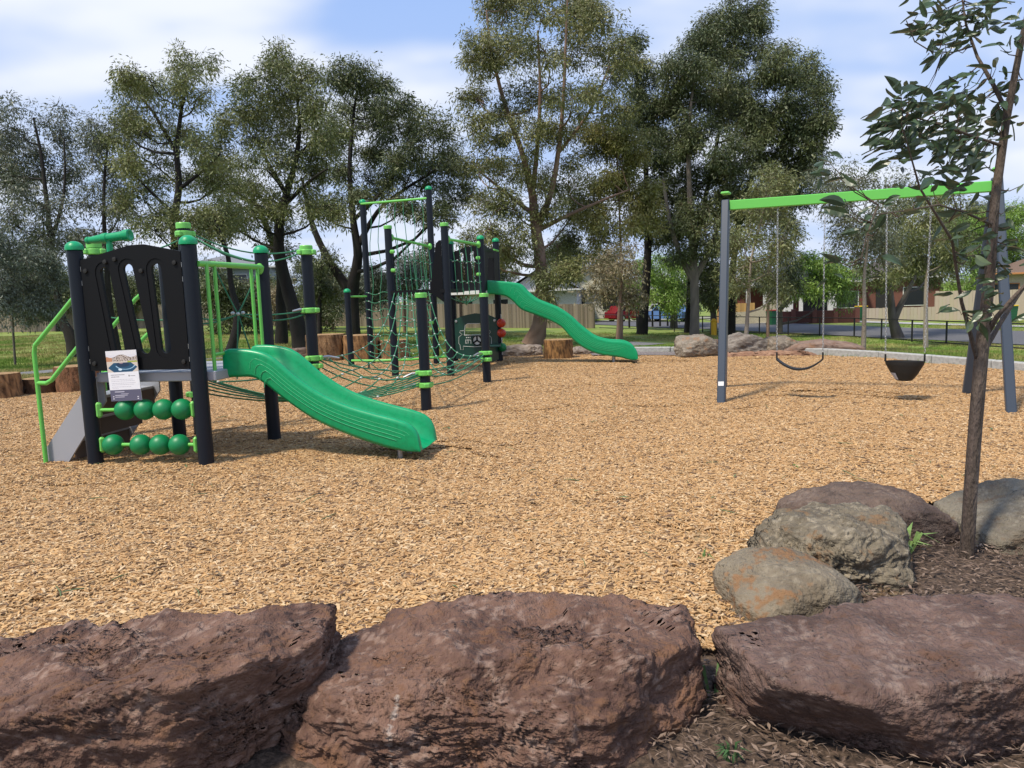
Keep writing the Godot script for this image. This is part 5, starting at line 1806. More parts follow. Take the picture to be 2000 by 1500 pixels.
func build_background() -> void:
	M.wall_tex = noise_tex(71, 0.05, [[0.0, Color(0.82, 0.82, 0.82)], [1.0, Color(1, 1, 1)]], 256, 4)
	var brick := Color(0.16, 0.045, 0.032)
	house("brick house with white porch columns and dark garage behind the brick front wall", Vector3(23.2, -1.25, -60.5), -0.30, 9.5, 8.0, 2.9, 1.9, brick, Color(0.075, 0.08, 0.095), [[-3.9, 1.3, 0.35, 2.6, "column"], [-2.6, 1.3, 0.35, 2.6, "column"], [-1.0, 1.3, 0.9, 2.6, "column"], [0.05, 1.3, 0.3, 2.6, "column"], [2.3, 1.3, 0.6, 2.6, "column"], [1.2, 1.25, 1.9, 2.4, "garage_door"], [-2.0, 1.4, 1.2, 1.3, "window"], [3.6, 1.5, 1.4, 1.2, "window"], [-1.0, 2.75, 7.0, 0.14, "porch"]], Color(0.62, 0.62, 0.60))
	house("red-brown house with pale window frames beside the bins", Vector3(31.0, -1.2, -62.0), -0.35, 8.0, 8.0, 3.0, 1.7, Color(0.19, 0.075, 0.055), Color(0.10, 0.085, 0.08), [[-2.6, 1.5, 1.0, 1.6, "window"], [-0.4, 1.2, 0.9, 2.1, "door"], [2.0, 1.5, 1.6, 1.4, "window"]])
	house("cream house with orange brick corner at the end of the beige fence", Vector3(40.0, -1.2, -55.0), -0.6, 9.0, 8.0, 3.0, 1.8, Color(0.58, 0.50, 0.40), Color(0.18, 0.12, 0.09), [[-3.2, 1.5, 1.5, 1.5, "window"], [-1.2, 1.5, 0.5, 2.9, "column"], [1.0, 1.2, 1.0, 2.1, "door"]], Color(0.5, 0.22, 0.08))
	house("long white weatherboard house with grey roof behind the paling fence", Vector3(-3.3, -0.75, -62.0), 0.05, 10.0, 7.0, 2.5, 1.1, Color(0.62, 0.63, 0.62), Color(0.30, 0.31, 0.32), [[-3.4, 1.5, 1.6, 0.9, "window"], [-0.5, 1.5, 1.6, 0.9, "window"], [2.6, 1.5, 1.2, 0.9, "window"]])
	house("white house with steep dark grey gable behind the far slide", Vector3(2.8, -0.9, -65.0), -0.15, 6.0, 8.0, 2.7, 2.0, Color(0.6, 0.6, 0.6), Color(0.14, 0.145, 0.155), [[0.0, 1.5, 1.6, 1.2, "window"]], Color(0.7, 0.7, 0.7), true)
	house("pale house with dark tiled roof behind the hedge", Vector3(8.0, -1.0, -72.0), -0.2, 7.0, 8.0, 2.8, 2.2, Color(0.6, 0.57, 0.5), Color(0.06, 0.065, 0.08), [[-1.5, 1.5, 1.4, 1.2, "window"], [1.6, 1.5, 1.4, 1.2, "window"]], Color(0.62, 0.6, 0.45), true)
	house("cream house across the street beyond the parked cars", Vector3(15.5, -1.2, -84.0), -0.2, 9.0, 8.0, 2.9, 1.8, Color(0.6, 0.56, 0.46), Color(0.25, 0.24, 0.24), [[-2.2, 1.5, 1.5, 1.3, "window"], [0.4, 1.2, 0.9, 2.1, "door"], [2.6, 1.5, 1.5, 1.3, "window"]])
	house("small white house behind the forked black gum", Vector3(-13.0, -0.4, -63.0), 0.1, 7.0, 7.0, 2.6, 1.2, Color(0.6, 0.61, 0.62), Color(0.26, 0.27, 0.29), [[-1.6, 1.5, 1.4, 1.0, "window"], [1.6, 1.5, 1.4, 1.0, "window"]])
	house("two-storey pale blue-grey house behind the rope course", Vector3(-23.5, -0.1, -62.0), 0.2, 8.0, 8.0, 4.6, 1.3, Color(0.36, 0.42, 0.48), Color(0.2, 0.21, 0.23), [[-2.2, 3.5, 1.4, 1.1, "window"], [1.4, 3.5, 1.4, 1.1, "window"], [-2.0, 1.4, 1.6, 1.1, "window"]])
	house("red brick house with terracotta roof behind the left stumps", Vector3(-38.5, 0.1, -62.0), 0.35, 9.0, 8.0, 2.6, 1.7, Color(0.24, 0.055, 0.03), Color(0.24, 0.10, 0.075), [[-2.5, 1.5, 1.4, 1.1, "window"], [2.0, 1.5, 1.4, 1.1, "window"]])
	house("white shed-roofed house seen through the slotted panel", Vector3(-30.0, 0.0, -66.0), 0.2, 6.0, 6.0, 2.7, 1.0, Color(0.55, 0.57, 0.6), Color(0.3, 0.31, 0.33), [[0.0, 1.5, 1.6, 1.0, "window"]])
	board_fence("weathered grey-brown paling fence along the back of the park", [[-52.0, -62.0], [-24.0, -57.0], [6.1, -54.5]], 1.75, 0.105, Color(0.215, 0.175, 0.135), 0.32)
	board_fence("new yellow timber fence beyond the street corner", [[16.3, -59.0], [19.3, -59.5]], 1.5, 0.15, Color(0.52, 0.31, 0.11), 0.12)
	board_fence("tall beige steel fence beyond the street", [[29.6, -52.5], [34.2, -49.0]], 2.0, 0.22, Color(0.40, 0.34, 0.27), 0.03, "steel_fence")
	board_fence("low beige steel fence beside the bins", [[25.2, -53.5], [29.6, -52.5]], 0.95, 0.22, Color(0.42, 0.36, 0.28), 0.03, "steel_fence")
	# front walls
	var w := thing("garden_wall", "dark red brick front wall with pillars below the porch house", "wall", Vector3(21.6, -1.25, -53.5), -0.28)
	var wb := MB.new()
	wb.box(Vector3(0, 0.45, 0), Vector3(5.6, 0.95, 0.2), 0.01)
	put("wall", wb, flat_mat(Color(0.085, 0.025, 0.02)), w)
	for k in 5:
		var p := MB.new()
		p.box(Vector3(-2.8 + 1.4 * k, 0.52, 0.0), Vector3(0.3, 1.1, 0.32), 0.01)
		put("pillar", p, flat_mat(Color(0.14, 0.05, 0.04)), w)
	var ramp := thing("ramp_wall", "cream rendered sloping wall beside the driveway", "wall", Vector3(18.2, -1.25, -56.0), -0.15)
	var rb := MB.new()
	rb.plate(PackedVector2Array([Vector2(-2.4, 0), Vector2(2.0, 0), Vector2(2.0, 2.0), Vector2(-0.3, 0.95), Vector2(-2.4, 0.9)]), 0.2)
	put("wall", rb, flat_mat(Color(0.52, 0.47, 0.33)), ramp)
	var low := thing("garden_wall", "low red brick wall in front of the cream house across the street", "wall", Vector3(13.5, -1.2, -76.0), -0.2)
	var lb := MB.new()
	lb.box(Vector3(0, 0.4, 0), Vector3(8.0, 0.8, 0.2), 0.01)
	put("wall", lb, flat_mat(Color(0.22, 0.06, 0.045)), low)
	# black steel park fence
	var bf := thing("park_fence", "black steel post and rail fence along the road", "fence", Vector3(18.5, -1.25, -38.0))
	var line := [Vector2(20.6, -21.0), Vector2(19.4, -28.0), Vector2(17.6, -38.5), Vector2(13.6, -46.0), Vector2(6.4, -54.0)]
	for i in line.size() - 1:
		var n := int(line[i].distance_to(line[i + 1]) / 1.9)
		for k in n:
			var p: Vector2 = line[i].lerp(line[i + 1], float(k) / n)
			var y := ground_y(p.x, p.y)
			var b := MB.new()
			b.box(Vector3(p.x, y + 0.5, p.y), Vector3(0.06, 1.02, 0.06), 0.004)
			putw("post", b, M.black_fence, bf)
		for h in [1.0, 0.08]:
			var a := Vector3(line[i].x, ground_y(line[i].x, line[i].y) + h, line[i].y)
			var c := Vector3(line[i + 1].x, ground_y(line[i + 1].x, line[i + 1].y) + h, line[i + 1].y)
			var b := MB.new()
			b.rod(a, c, 0.024, 8)
			putw("rail", b, M.black_fence, bf)
	for k in 8:
		var x := 8.2 + k * 0.62
		var z := -55.5 - 0.25 * k
		var o := MB.new()
		o.box(Vector3(0, 0.6, 0), Vector3(0.13, 1.3, 0.13), 0.02)
		tag(put("bollard", o, M.black_fence, null, Transform3D(Basis.IDENTITY, Vector3(x, ground_y(x, z), z))), "square black bollard in the row closing the street end", "bollard", "black bollards at the street end")
	var y := MB.new()
	y.lathe(Vector3.ZERO, [[0.16, -0.05], [0.16, 0.8], [0.19, 0.82], [0.19, 0.86], [0.15, 0.88], [0.12, 0.95], [0.0, 1.0]], 20)
	tag(put("bollard", y, M.yellow_paint, null, Transform3D(Basis.IDENTITY, Vector3(11.9, ground_y(11.9, -44.0), -44.0))), "bright yellow bollard on the lawn beside the speckled gum", "bollard")
	var sb := MB.new()
	sb.box(Vector3(0, 1.0, 0), Vector3(0.8, 2.2, 0.12), 0.02)
	tag(put("street_sign", sb, M.concrete_plain, null, Transform3D(Basis(Vector3.UP, 1.2), Vector3(12.6, ground_y(12.6, -47.0), -47.0))), "pale grey sign board standing behind the yellow bollard", "sign")
	bin("green wheelie bin with yellow lid beside the red-brown house", 25.6, -55.0, "bin_lid")
	bin("green wheelie bin with red lid at the end of the brick front wall", 18.6, -53.5, "red_lid")
	bin("green wheelie bin with yellow lid beyond the right swing leg", 31.5, -47.5, "bin_lid")
	car("red car parked across the street", Vector3(11.0, ground_y(11, -70), -70.0), 0.5, "car_red")
	car("blue car behind the bollards on the street", Vector3(13.6, ground_y(13.6, -66), -66.0), 2.4, "car_blue")
	car("white car parked near the cream house", Vector3(14.8, ground_y(14.8, -73), -73.0), 0.2, "car_white")
	# pale timber stake and hedge
	var st := MB.new()
	st.box(Vector3(0, 0.6, 0), Vector3(0.09, 1.7, 0.06), 0.006)
	st.col = Color(0.5, 0.36, 0.22)
	tag(put("timber_stake", st, flat_mat(Color(0.5, 0.37, 0.24)), null, Transform3D(Basis(Vector3.BACK, 0.03), Vector3(-4.35, 0.0, -20.6))), "pale new timber stake standing behind the stumps", "stake")

const TREES := [
	["gum_tree","grey-green gum with thin dark leaning trunk behind the stair handrail",[[[-15.79,-0.32,-27.26,0.241],[-15.84,0.53,-27.26,0.204],[-16.13,1.28,-27.26,0.139],[-16.2,2.74,-27.26,0.121],[-16.21,4.0,-27.26,0.102],[-16.22,5.25,-27.26,0.074],[-16.25,7.02,-27.26,0.056],[-16.38,8.24,-27.26,0.028]],[[-16.21,4.0,-27.26,0.065],[-15.66,5.6,-27.38,0.046],[-15.52,7.56,-27.51,0.028]]],[[-17.32,7.99,-27.98,1.05,0.95],[-15.98,8.07,-28.14,0.8,0.96],[-17.26,6.92,-28.58,1.26,0.97],[-15.82,6.5,-27.98,0.67,0.86],[-18.23,6.39,-28.52,1.16,1.16],[-15.5,5.06,-25.85,0.97,0.79],[-17.35,4.57,-27.16,1.11,1.02],[-16.97,4.41,-28.58,0.88,0.78],[-18.33,7.17,-27.7,0.94,1.13],[-17.74,3.58,-28.46,1.16,0.77]],0,0,0.9],
	["wattle_tree","drooping silver-green bushy young tree on the lawn left of the stairs",[[[-15.83,-0.28,-24.0,0.033],[-15.77,1.03,-24.0,0.033],[-15.68,2.32,-24.0,0.024],[-15.57,3.59,-24.0,0.016]]],[[-15.01,3.21,-23.08,0.86,0.71],[-14.73,2.76,-23.93,0.81,0.73],[-15.18,2.14,-23.4,0.96,0.72],[-14.52,1.96,-24.1,0.66,0.66],[-15.26,1.5,-24.18,0.74,0.49],[-15.57,2.3,-22.85,0.78,0.93]],1,1,1.5],
	["gum_tree","narrow gum with pale thin trunk beside the tallest left gum",[[[-14.06,-0.37,-27.0,0.129],[-14.21,1.58,-27.0,0.11],[-14.18,3.38,-27.0,0.083],[-14.11,4.8,-27.0,0.064],[-13.92,6.37,-27.0,0.046],[-13.63,7.57,-27.0,0.028]]],[[-13.14,7.6,-26.41,0.61,0.54],[-13.72,6.88,-26.54,0.76,0.69],[-14.0,6.51,-27.86,0.68,0.68],[-14.5,5.32,-27.55,0.9,0.79],[-13.19,4.69,-26.3,0.63,0.72],[-14.82,4.34,-27.62,0.75,0.56],[-14.73,3.88,-26.25,0.71,0.71]],0,0,1.0],
	["gum_tree","tall gum with wind-blown crown and dark trunk behind the slotted panel",[[[-10.79,-0.34,-24.5,0.183],[-10.68,2.15,-24.5,0.158],[-10.56,4.25,-24.5,0.125],[-10.33,5.36,-24.5,0.1],[-10.33,6.31,-24.5,0.083],[-10.12,7.4,-24.5,0.058],[-9.81,8.63,-24.5,0.033]],[[-10.33,6.31,-24.5,0.058],[-11.0,7.61,-24.62,0.042],[-11.56,8.28,-24.73,0.025]],[[-10.54,4.41,-24.5,0.067],[-11.0,5.02,-24.13,0.042],[-11.4,5.6,-23.75,0.025]],[[-10.34,5.21,-24.5,0.058],[-9.29,5.72,-24.0,0.042],[-8.59,6.07,-23.5,0.025]]],[[-9.94,9.38,-25.74,0.88,0.63],[-9.66,8.2,-23.53,0.96,0.64],[-10.58,8.39,-23.55,0.88,0.58],[-12.38,8.58,-26.11,0.89,0.71],[-11.22,8.13,-25.74,1.23,0.74],[-9.27,7.81,-23.8,0.73,0.65],[-12.78,7.59,-26.04,0.71,0.53],[-11.38,7.0,-24.63,0.84,0.54],[-10.27,7.14,-25.09,0.85,0.6],[-8.82,6.23,-23.51,0.64,0.56],[-11.75,6.29,-25.97,1.06,0.71],[-10.24,5.78,-25.14,1.03,0.68],[-9.61,5.56,-26.06,0.89,0.71],[-12.13,5.11,-25.81,1.05,0.7],[-10.13,4.33,-23.83,0.97,0.58],[-9.19,4.16,-24.04,0.82,0.56],[-10.76,3.85,-23.39,0.8,0.48],[-11.32,5.83,-23.32,0.48,0.4]],2,2,1.0],
	["gum_tree","leaning dark trunk gum with dense rounded crown behind the rope course",[[[-8.89,-0.59,-32.18,0.394],[-9.09,0.89,-32.18,0.306],[-9.39,2.2,-32.18,0.263],[-9.61,3.7,-32.18,0.241],[-9.46,4.97,-32.18,0.186],[-9.07,6.21,-32.18,0.153],[-8.64,7.45,-32.18,0.109],[-8.4,8.88,-32.18,0.077],[-8.48,10.71,-32.18,0.044]],[[-9.13,6.01,-32.18,0.099],[-9.56,6.99,-31.75,0.077],[-9.96,8.14,-31.31,0.044]],[[-9.47,4.76,-32.18,0.099],[-10.37,5.61,-31.98,0.066],[-11.32,6.24,-31.78,0.033]],[[-8.64,7.45,-32.18,0.066],[-7.71,8.47,-32.28,0.055],[-7.23,9.71,-32.39,0.033]],[[-9.24,5.59,-32.18,0.088],[-7.89,6.52,-31.68,0.066],[-7.13,6.82,-31.19,0.033]]],[[-9.13,11.67,-32.95,1.03,0.72],[-9.53,10.55,-31.48,1.07,0.86],[-7.96,10.47,-31.35,1.07,0.85],[-9.58,10.08,-33.56,1.6,1.03],[-10.55,9.44,-32.1,0.87,0.87],[-7.41,9.47,-31.38,0.96,0.96],[-10.2,8.51,-32.1,1.31,0.98],[-9.0,8.46,-33.07,1.57,1.01],[-6.84,7.82,-30.25,0.82,0.82],[-12.05,8.36,-34.25,1.16,0.93],[-9.27,6.72,-30.11,1.54,0.92],[-8.49,6.99,-33.27,1.36,1.02],[-12.08,6.74,-33.68,1.26,0.92],[-9.96,5.37,-30.08,1.43,0.82],[-9.3,5.52,-33.43,1.59,0.91],[-7.31,5.46,-31.6,0.86,0.75],[-12.11,5.09,-32.52,1.11,0.66]],2,2,1.05],
	["gum_tree","straight dark trunk gum beside the leaning one",[[[-10.77,-0.52,-35.42,0.289],[-10.67,1.33,-35.42,0.241],[-10.6,3.22,-35.42,0.193],[-11.09,5.11,-35.42,0.133],[-11.69,6.52,-35.42,0.072]]],[[-11.93,5.05,-34.45,1.17,0.7],[-10.64,4.1,-34.52,0.85,0.47]],2,2,0.7],
	["gum_tree","slender dark curved trunk gum seen through the slide barrier bars",[[[-8.89,-0.28,-23.5,0.16],[-8.51,0.72,-23.5,0.144],[-8.44,1.27,-23.5,0.112],[-8.57,2.07,-23.5,0.088],[-8.6,3.01,-23.5,0.072],[-8.91,4.1,-23.5,0.048]]],[[-9.08,3.45,-23.02,0.78,0.55],[-8.83,4.32,-24.18,0.74,0.58],[-9.18,4.22,-23.04,0.63,0.55]],2,2,0.7],
	["gum_tree","forked black trunk gum with sparse dark crown behind the short capped post",[[[-8.79,-0.6,-42.2,0.388],[-8.74,0.87,-42.2,0.359],[-8.69,2.14,-42.2,0.359],[-8.27,3.96,-42.2,0.258],[-8.41,5.91,-42.2,0.187],[-8.44,8.66,-42.2,0.129],[-8.09,11.35,-42.2,0.086],[-7.7,13.2,-42.2,0.043]],[[-8.71,1.86,-42.2,0.287],[-9.73,3.45,-42.35,0.215],[-10.56,5.18,-42.51,0.172],[-11.0,6.88,-42.66,0.115],[-11.23,8.3,-42.81,0.057]],[[-8.24,4.51,-42.2,0.158],[-7.01,6.44,-42.46,0.115],[-5.58,7.53,-42.72,0.086],[-3.85,8.62,-42.97,0.057],[-2.96,9.75,-43.23,0.029]],[[-8.41,5.91,-42.2,0.115],[-6.68,7.55,-42.53,0.086],[-5.5,9.49,-42.86,0.057],[-5.19,10.92,-43.19,0.029]]],[[-7.49,13.31,-41.19,1.26,0.84],[-8.64,12.46,-41.26,1.12,1.01],[-6.51,12.8,-42.36,1.15,1.04],[-7.83,12.16,-43.99,1.65,1.2],[-5.5,11.06,-39.65,1.08,1.03],[-8.74,10.76,-43.81,1.19,1.19],[-5.28,11.41,-44.13,1.08,1.08],[-7.0,10.42,-44.54,1.51,1.21],[-3.54,10.13,-39.19,0.96,0.8],[-3.39,10.12,-45.1,1.23,1.23],[-4.42,8.85,-39.54,1.35,1.08],[-2.32,8.28,-41.17,0.78,1.01],[-6.13,8.42,-42.92,1.46,1.05],[-4.35,8.23,-44.92,1.53,1.1],[-2.8,6.69,-41.16,1.01,0.84],[-7.93,8.5,-44.96,1.22,0.98],[-9.15,8.73,-42.49,0.98,0.98],[-5.12,6.48,-40.98,1.25,0.78],[-7.85,6.58,-41.01,0.95,0.84],[-9.28,6.52,-40.1,0.98,0.82],[-3.64,5.74,-39.46,1.07,0.7]],2,3,0.95],
	["gum_tree","thin straight dark trunk tree between rope post and short capped post",[[[-10.77,-0.52,-42.56,0.13],[-10.66,1.22,-42.56,0.116],[-10.49,2.92,-42.56,0.087],[-10.27,4.61,-42.56,0.058]]],[[-10.21,3.46,-42.02,0.97,0.86],[-10.92,2.37,-42.85,0.87,0.76],[-10.17,2.35,-43.33,0.88,0.77]],2,3,0.7],
	["gum_tree","tallest gum with pinkish peeling trunk and airy spreading crown behind the far slide",[[[1.06,-1.0,-36.71,0.524],[1.39,-0.11,-36.71,0.375],[1.55,0.88,-36.71,0.337],[1.62,2.36,-36.71,0.312],[1.47,4.07,-36.71,0.275],[1.34,5.28,-36.71,0.225],[1.29,6.24,-36.71,0.2],[0.87,8.15,-36.71,0.137],[0.1,10.52,-36.71,0.1],[-0.41,12.85,-36.71,0.062],[-0.58,14.67,-36.71,0.037]],[[1.49,4.79,-36.71,0.175],[2.14,6.19,-36.54,0.137],[2.54,8.04,-36.37,0.112],[2.83,10.31,-36.2,0.087],[3.01,12.97,-36.03,0.062],[3.17,15.34,-35.86,0.037]],[[1.29,6.24,-36.71,0.125],[1.59,8.53,-36.37,0.1],[1.77,10.75,-36.03,0.075],[1.72,13.35,-35.69,0.05]],[[1.49,4.55,-36.71,0.112],[3.01,5.26,-37.08,0.087],[4.8,5.97,-37.44,0.062],[6.11,6.46,-37.81,0.037]],[[1.34,5.28,-36.71,0.1],[-0.16,6.53,-36.74,0.075],[-1.35,7.53,-36.78,0.037]],[[2.57,8.1,-36.71,0.075],[4.05,9.9,-36.62,0.062],[5.05,11.92,-36.52,0.037]]],[[-0.71,12.87,-35.0,1.0,0.9],[-1.28,12.83,-37.32,0.81,0.91],[0.39,15.4,-38.84,1.32,0.9],[0.55,12.95,-36.42,0.99,0.99],[-0.44,11.78,-36.2,0.99,0.74],[1.87,13.55,-33.81,1.15,0.83],[3.71,15.38,-39.42,1.47,1.07],[1.82,11.94,-33.66,0.92,0.82],[4.98,13.79,-36.67,1.12,1.12],[3.74,13.39,-38.92,1.19,1.06],[5.42,12.01,-34.3,0.84,0.98],[5.03,12.41,-38.22,1.17,1.04],[-1.31,11.42,-39.64,0.97,0.7],[0.1,10.61,-37.56,1.07,0.87],[2.01,11.16,-38.59,1.05,0.94],[3.12,10.01,-34.15,1.16,0.93],[4.98,10.02,-36.28,1.23,1.04],[-1.4,9.25,-34.42,0.61,0.47],[-0.6,9.24,-38.96,1.33,0.69],[0.86,8.59,-35.37,0.96,0.87],[2.32,8.75,-36.4,0.99,0.89],[4.13,9.28,-39.96,1.36,1.09],[5.83,8.9,-39.01,1.33,1.19],[-1.46,8.03,-39.81,0.98,0.54],[-0.01,7.31,-36.41,1.24,0.74],[1.56,7.05,-36.63,1.12,0.9],[3.14,7.12,-38.21,1.3,1.04],[-1.16,5.95,-36.57,1.0,0.65],[0.28,5.52,-35.35,1.2,0.72],[1.85,5.43,-36.08,1.1,0.74],[-0.91,4.44,-34.41,0.94,0.61],[0.72,4.15,-35.91,1.1,0.64],[3.5,5.54,-39.89,1.36,0.98],[2.65,3.98,-39.71,1.22,0.86],[-1.65,3.99,-37.54,0.77,0.66],[-0.03,3.39,-36.71,1.0,0.6],[1.98,2.44,-35.66,0.87,0.78],[2.7,2.82,-34.03,0.69,0.6],[1.81,1.37,-35.23,0.48,0.58],[0.28,15.78,-38.55,1.05,0.79],[4.45,15.84,-39.1,1.33,1.06]],3,4,0.92],
	["gum_tree","olive yellow young-leaved gum in front of the dark trunk",[[[5.72,-1.18,-39.14,0.12],[5.77,0.17,-39.14,0.107],[5.85,1.75,-39.14,0.08],[5.83,3.31,-39.14,0.067],[5.79,5.38,-39.14,0.053],[5.71,8.43,-39.14,0.04]]],[[5.67,9.59,-38.71,0.95,0.79],[5.05,8.87,-40.03,1.09,0.98],[6.5,8.56,-39.99,0.98,1.09],[5.64,7.26,-39.74,1.35,1.08],[6.81,6.69,-39.65,1.08,1.13],[4.73,6.54,-39.94,1.09,0.98],[5.72,5.08,-38.72,1.32,0.95],[7.2,5.14,-39.77,0.81,0.97],[4.13,4.86,-38.46,1.05,0.78],[4.96,3.6,-39.1,1.06,0.69]],3,5,1.1],
	["young_tree","brownish sparse young tree standing behind the end of the far slide",[[[3.39,-0.44,-24.0,0.065],[3.5,1.01,-24.0,0.057],[3.57,1.65,-24.0,0.041],[3.62,2.45,-24.0,0.024]]],[[3.67,2.63,-24.44,0.57,0.47],[3.15,2.24,-24.31,0.5,0.43],[3.87,2.11,-23.66,0.45,0.42],[3.53,1.66,-24.73,0.61,0.44],[2.97,1.43,-24.24,0.43,0.36],[3.93,1.4,-24.13,0.39,0.36]],3,6,0.28],
	["gum_tree","straight black trunk gum left of the speckled trunk gum",[[[7.92,-1.27,-45.44,0.34],[8.1,0.52,-45.44,0.278],[8.28,2.64,-45.44,0.247],[8.4,4.75,-45.44,0.201],[8.33,8.02,-45.44,0.155],[8.16,11.53,-45.44,0.108],[7.76,14.41,-45.44,0.046]]],[[7.4,14.33,-44.15,1.02,1.08],[8.42,13.43,-45.56,1.12,1.24],[7.61,11.97,-44.78,1.22,1.1],[9.15,11.45,-45.89,1.06,1.25],[8.33,9.76,-45.34,1.36,1.23],[9.66,9.3,-46.28,1.07,1.26],[8.94,7.46,-45.83,1.37,1.12],[9.92,6.28,-46.23,1.07,1.13],[8.31,5.32,-45.04,1.1,0.92],[9.51,4.44,-45.82,1.06,0.75]],2,3,1.15],
	["gum_tree","gum with pale speckled trunk forking low, beside the black trunks",[[[10.41,-1.35,-42.59,0.261],[10.45,0.48,-42.59,0.246],[10.43,2.05,-42.59,0.246],[10.33,3.9,-42.59,0.203],[10.23,6.14,-42.59,0.159],[10.16,8.91,-42.59,0.116],[10.32,11.62,-42.59,0.072],[10.61,13.49,-42.59,0.043]],[[10.43,1.91,-42.59,0.188],[9.73,3.36,-42.77,0.145],[9.16,5.38,-42.95,0.116],[8.85,7.66,-43.13,0.072]],[[10.43,2.05,-42.59,0.174],[11.32,3.59,-42.79,0.13],[12.1,5.56,-42.98,0.101],[12.73,7.81,-43.18,0.058],[13.08,9.79,-43.38,0.029]]],[[10.34,13.47,-42.03,1.14,0.86],[9.78,13.34,-43.87,1.07,1.07],[11.96,12.6,-43.97,1.26,1.14],[10.21,11.8,-43.29,1.47,1.18],[9.58,11.38,-44.36,1.03,1.09],[12.77,11.25,-44.29,1.21,1.21],[10.89,9.99,-42.66,1.45,1.22],[9.62,9.22,-42.7,1.34,1.16],[12.06,8.88,-41.35,1.29,1.13],[11.47,8.24,-43.84,1.64,1.19],[10.1,7.49,-44.22,1.38,1.08],[12.82,7.43,-42.51,1.16,1.04],[11.76,6.32,-43.3,1.47,1.06],[10.33,5.67,-43.41,1.36,0.94],[12.96,5.87,-43.45,1.06,0.95],[11.09,4.61,-41.37,1.41,0.84],[9.65,4.85,-43.63,1.01,0.83],[10.05,3.64,-42.89,0.99,0.64],[12.45,4.15,-43.21,1.06,0.76]],4,3,1.2],
	["gum_tree","black trunk gum with the high dark crown just behind the speckled one",[[[11.07,-1.35,-47.0,0.224],[11.18,0.39,-47.0,0.208],[11.39,2.9,-47.0,0.176],[12.13,6.6,-47.0,0.144],[12.93,10.22,-47.0,0.112],[13.55,13.79,-47.0,0.08],[14.17,16.7,-47.0,0.048]]],[[12.41,16.66,-46.7,1.4,1.14],[14.31,17.88,-47.46,1.45,1.29],[15.66,17.29,-48.02,0.91,1.57],[13.7,16.0,-47.51,1.49,1.16],[15.2,15.6,-47.82,1.17,0.98],[11.28,15.23,-45.24,1.05,0.8],[12.59,14.34,-45.73,1.43,0.93],[14.41,13.99,-46.78,1.27,0.95],[14.34,12.71,-47.56,1.29,1.16],[14.76,11.42,-45.95,0.94,1.06]],2,3,1.2],
	["gum_tree","black trunk gum with broad right-hand crown behind the swing post",[[[12.83,-1.35,-43.73,0.223],[12.89,0.38,-43.73,0.208],[12.95,2.72,-43.73,0.178],[13.33,5.31,-43.73,0.149],[14.06,7.85,-43.73,0.119],[15.06,10.35,-43.73,0.089],[16.05,12.54,-43.73,0.045]],[[13.48,5.59,-43.73,0.104],[15.29,6.99,-43.92,0.074],[16.81,8.67,-44.1,0.045]]],[[16.53,14.2,-44.27,1.2,0.78],[14.67,12.87,-41.84,0.97,0.85],[17.15,13.02,-43.61,1.01,0.89],[14.24,12.17,-42.6,1.04,1.04],[15.52,11.67,-41.89,1.28,1.03],[17.31,11.29,-42.21,0.8,1.15],[14.94,10.88,-42.97,1.34,1.05],[16.42,10.43,-42.41,1.3,1.04],[13.78,10.26,-42.46,0.98,1.04],[17.16,9.47,-41.81,0.68,1.02],[15.88,9.46,-43.59,1.36,1.07],[17.19,8.51,-43.24,1.0,1.0],[14.79,9.04,-44.19,1.2,1.08],[16.37,7.98,-44.1,1.32,0.96],[14.56,7.11,-42.65,1.28,0.93],[17.62,6.96,-45.4,1.05,0.74],[13.12,6.48,-41.67,0.96,0.96],[15.67,6.19,-43.34,1.18,0.71],[14.05,5.48,-42.81,1.05,0.82]],2,3,1.25],
	["young_tree","young gum with bare pale thin trunk and tufted olive leaves behind the log",[[[5.27,-0.1,-16.91,0.052],[5.31,0.6,-16.91,0.046],[5.34,1.05,-16.91,0.04],[5.37,1.62,-16.91,0.035],[5.42,2.18,-16.91,0.023],[5.66,3.07,-16.91,0.017],[5.83,3.94,-16.91,0.012]]],[[5.83,3.87,-16.76,0.27,0.23],[5.5,3.43,-16.26,0.38,0.29],[5.62,3.13,-17.47,0.4,0.36],[5.87,3.04,-16.7,0.39,0.34],[4.97,2.48,-16.13,0.37,0.33],[5.73,2.52,-17.1,0.4,0.35],[5.87,2.45,-16.23,0.33,0.38],[5.29,1.97,-16.99,0.39,0.3],[5.75,1.83,-16.64,0.45,0.34],[5.14,1.69,-17.05,0.28,0.21],[6.29,1.48,-17.68,0.31,0.22]],6,7,0.7],
	["young_tree","young tree with thin straight stem and dark dense crown beside the bare pale one",[[[13.44,-1.35,-39.26,0.08],[13.44,0.16,-39.26,0.08],[13.46,1.48,-39.26,0.067],[13.63,3.57,-39.26,0.04]]],[[14.59,4.37,-39.96,0.71,0.82],[14.15,3.02,-39.08,0.9,0.8],[14.88,1.98,-39.95,0.76,0.71],[13.81,1.47,-39.57,0.81,0.7],[12.8,2.54,-38.97,0.69,0.8]],3,3,1.1],
